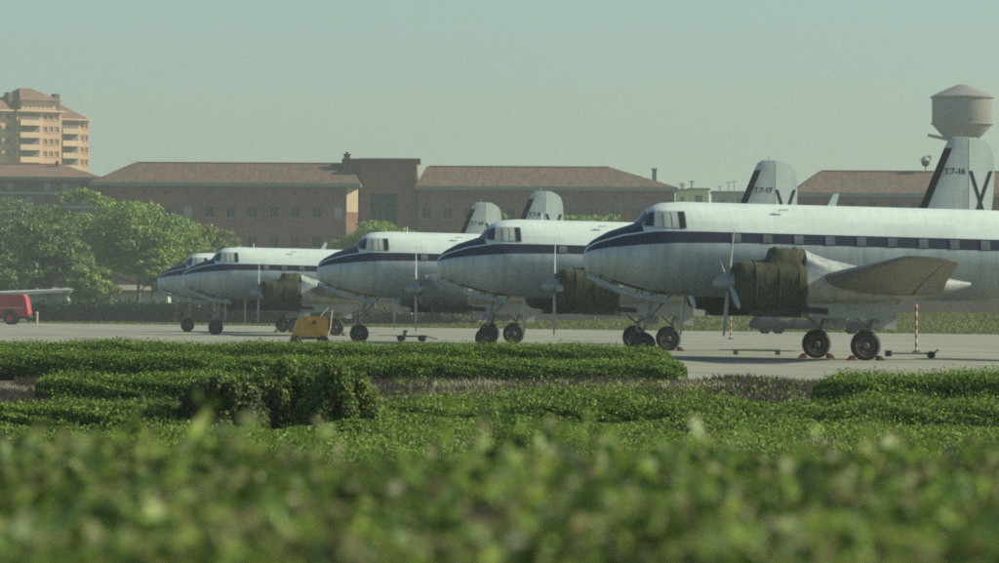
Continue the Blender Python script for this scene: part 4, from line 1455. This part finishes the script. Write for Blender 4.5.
hedge('garden_hedge', 'low leafy hedge at left nearest the blurred foreground', (wx(-60, 57), 57), (wx(196, 57), 57), 1.6, .42, None, .042, M['leaf_cover'], seed=60, group=HG, rag=.12)

# upright dark bushes in the middle of the garden
def bush(label, px_, dd, top, hw, seed, m, clumps=46):
    s = F_PX / dd
    h = wz(px_, top, dd)
    rw = hw / s
    root = empty('garden_bush', (wx(px_, dd), dd, 0))
    rng = np.random.default_rng(seed)
    P, N = [], []
    stems = MB()
    for k in range(clumps):
        a = rng.uniform(0, 6.28)
        el = math.asin(rng.uniform(0.05, 1.0))
        rr = rng.uniform(.45, .92)
        c = np.array([rw * rr * math.cos(a) * math.cos(el) ** .6, rw * .8 * rr * math.sin(a) * math.cos(el) ** .6, h * .90 * rr * math.sin(el) ** .8])
        w_ = rng.uniform(.17, .29) * min(rw, h)
        n = 800
        v = rng.normal(0, 1, (n, 3))
        v /= np.linalg.norm(v, axis=1)[:, None]
        q = v * (w_ * rng.uniform(.35, 1.15, n) ** .7)[:, None] * np.array([1, 1, 1.5])
        P.append(q + c)
        N.append(v + np.array([0, 0, .4]))
        stems.tube([(c[0] * .15, c[1] * .15, 0), (c[0] * .6, c[1] * .6, c[2] * .55), tuple(c)], [.022, .014, .006], 5)
    P = np.concatenate(P)
    P[:, 2] = np.abs(P[:, 2]) + .01
    f = leaf_object('foliage', P, np.concatenate(N), .062, m, root, seed + 3, droop=-.9, aspect=.42)
    f['kind'] = 'stuff'
    stems.lathe([(rw * .5, 0), (rw * .52, h * .2), (rw * .38, h * .4), (rw * .15, h * .52), (.02, h * .56)], 14, 'z')
    stems.build('twigs', M['core'], root, 60)
    tag(root, label, 'bush', 'dark garden bushes')


bush('darkest rounded bush at the left of the bush group', 226, 56.5, 367, 47, 70, M['leaf_bush'])
bush('tallest dark bush in the middle of the bush group', 283, 59, 352, 52, 71, M['leaf_bush2'], 64)
bush('lighter green bush at the right of the bush group', 343, 58, 356, 50, 72, M['leaf_bush2'])

# creeping ground cover and dry stalks
def bed(name, label, x0p, x1p, d0, d1, hmax, n, size, m, seed, cat, blades=False, patch=0.0):
    rng = np.random.default_rng(seed)
    dd_ = rng.uniform(d0, d1, n)
    pxs = rng.uniform(x0p, x1p, n)
    X = (pxs - 499.5) / F_PX * ((d0 + d1) / 2)
    lump = .55 + wob(X * 1.0 + dd_ * .3, seed + 1, .16, 1.7) + wob(dd_ * 1.2 - X * .5, seed + 2, .14, 1.1)
    if patch:
        keep = lump > patch
        X, dd_, lump = X[keep], dd_[keep], lump[keep]
        n = len(X)
    hh = hmax * np.clip(lump, .12, 1.1)
    if blades:
        o = blade_object(name, np.stack([X, dd_, np.zeros(n) + .01], 1), hh * rng.uniform(.4, 1.1, n), m, None, seed, size, .5)
    else:
        z_ = hh * (1 - rng.random(n) ** 2.2)
        o = leaf_object(name, np.stack([X, dd_, np.maximum(z_, .02)], 1), np.tile(np.array([0, -.25, 1.0]), (n, 1)), size, m, None, seed)
    tag(o, label, cat, kind='stuff')


hedge('ground_cover_hedge', 'low ragged leafy hedge across the middle right of the garden', (wx(372, 63), 64), (wx(1260, 63), 62.5), 3.4, .34, None, .045, M['leaf_cover'], seed=92, rag=.26)
hedge('ground_cover_hedge', 'low leafy tuft row just right of the dark bushes', (wx(385, 66), 69), (wx(560, 68), 70), 1.5, .26, None, .043, M['leaf_hedge'], seed=94, rag=.2)
bed('ground_cover', 'patchy low ground cover at left before the hedge rows', -200, 385, 44, 66, .32, 135000, .045, M['leaf_cover'], 82, 'ground cover', patch=.38)
bed('ground_cover', 'low green weeds right behind the blurred foreground hedge', 372, 1230, 40, 61, .30, 150000, .045, M['leaf_cover'], 84, 'ground cover', patch=.38)
bed('dry_grass', 'short dry stalks among the weeds behind the blurred foreground hedge', -200, 1230, 40, 64, .16, 60000, .02, M['leaf_dry'], 96, 'dry grass', True)
bed('dry_grass', 'dry brown stalks in the strip between the hedges', 385, 900, 74, 99, .34, 52000, .032, M['leaf_dry'], 86, 'dry grass', True)
bed('dry_grass', 'dry brown twiggy patch at the left edge between hedges', -60, 400, 64, 100, .26, 60000, .03, M['leaf_dry'], 88, 'dry grass', True)
bed('ground_cover', 'scattered green weeds among the dry stalks', 385, 830, 76, 97, .30, 12000, .06, M['leaf_hedge'], 90, 'ground cover', patch=.66)

# blurred hedge right in front of the camera
fh = empty('foreground_hedge', (0, 6.6, 0))
rng = np.random.default_rng(99)
def near_h(x, y):
    return 1.338 + wob(x * 3 + y, 101, .020, 2.4) + wob(x * 5 - y * 2, 102, .016, 3.3)
n = 180000
X = rng.uniform(-3.4, 3.4, n)
Y = rng.uniform(-1.9, 1.9, n)
hp = near_h(X, Y)
top = rng.random(n) < .62
Z = np.where(top, hp - np.abs(rng.normal(0, .07, n)), rng.uniform(.25, 1.3, n))
Y = np.where(top, Y, np.where(rng.random(n) < .8, -1.9 + np.abs(rng.normal(0, .09, n)), 1.9 - np.abs(rng.normal(0, .09, n))))
nl = np.where(top[:, None], np.array([0, -.3, 1.0]), np.array([0, -1.0, .4]))
# young shoots standing above the clipped top
ns = 950
sx, sy = rng.uniform(-3.3, 3.3, ns), rng.uniform(-1.9, 1.8, ns)
sh = rng.exponential(.05, ns).clip(.02, .11)
sz = near_h(sx, sy)
PX, PY, PZ = [X], [Y], [Z]
for q in range(11):
    f_ = q / 10
    PX.append(sx + rng.normal(0, .016, ns) + f_ * .02)
    PY.append(sy + rng.normal(0, .016, ns))
    PZ.append(sz - .02 + sh * f_)
X, Y, Z = np.concatenate(PX), np.concatenate(PY), np.concatenate(PZ)
nl = np.concatenate([nl, np.tile(np.array([0, -.6, .7]), (len(X) - n, 1))])
f = leaf_object('foliage', np.stack([X, Y, Z], 1), nl, .032, M['leaf_near'], fh, 103, aspect=.5)
f['kind'] = 'stuff'
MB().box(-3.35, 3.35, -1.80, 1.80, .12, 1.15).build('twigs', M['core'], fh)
for k in range(22):
    x, y = -3.2 + k * .3, random.uniform(-1.2, 1.2)
    MB().tube([(x, y, 0), (x + random.uniform(-.05, .05), y, .16)], [.03, .025], 6).build('stem', M['bark'], fh)
lm = MB()
lm.add([(0, -.5, 0), (.22, -.2, .05), (.26, .12, .06), (0, .5, -.03), (-.26, .12, .06), (-.22, -.2, .05), (0, -.15, 0), (0, .15, .01)],
       [(0, 1, 6), (1, 2, 7, 6), (2, 3, 7), (3, 4, 7), (4, 5, 6, 7), (5, 0, 6)])
lms = []
for k, c in enumerate(((.13, .24, .05), (.20, .30, .10), (.06, .11, .025), (.24, .29, .15), (.20, .16, .10))):
    o = lm.build('leaf', leaf_mat('single_leaf', [(0, c), (1, c)], .4, .5, .02))
    lms.append(o.data)
    bpy.data.objects.remove(o)
rr = random.Random(5)
for k in range(260):
    y = rr.uniform(-1.88, 1.3)
    d_ = 6.6 + y
    x = rr.uniform(-.115, .115) * d_
    zz = float(near_h(np.array([x]), np.array([y]))[0]) + rr.uniform(-.012, .03)
    o = link('leaf', lms[rr.choices(range(5), (5, 3, 3, .3, 2))[0]], fh, (x, y, zz))
    o.rotation_euler = (rr.uniform(-.9, .9), rr.uniform(-.9, .9), rr.uniform(0, 6.28))
    s_ = rr.uniform(.034, .058)
    o.scale = (s_, s_, s_)
tag(fh, 'leafy green hedge filling the blurred foreground', 'hedge')

# ------------------------------------------------------------------ haze
hzb = MB().box(-3600, 3600, -500, 5100, -1.0, 62).build('haze', mat('air', (1, 1, 1)))
t = hzb.data.materials[0].node_tree
for n_ in list(t.nodes):
    t.nodes.remove(n_)
ou = t.nodes.new('ShaderNodeOutputMaterial')
pv = t.nodes.new('ShaderNodeVolumePrincipled')
pv.inputs['Color'].default_value = (0.78, 0.88, 0.91, 1)
pv.inputs['Density'].default_value = 0.00023
pv.inputs['Anisotropy'].default_value = 0.2
t.links.new(pv.outputs[0], ou.inputs['Volume'])
tag(hzb, kind='stuff')
hzb.display_type = 'WIRE'
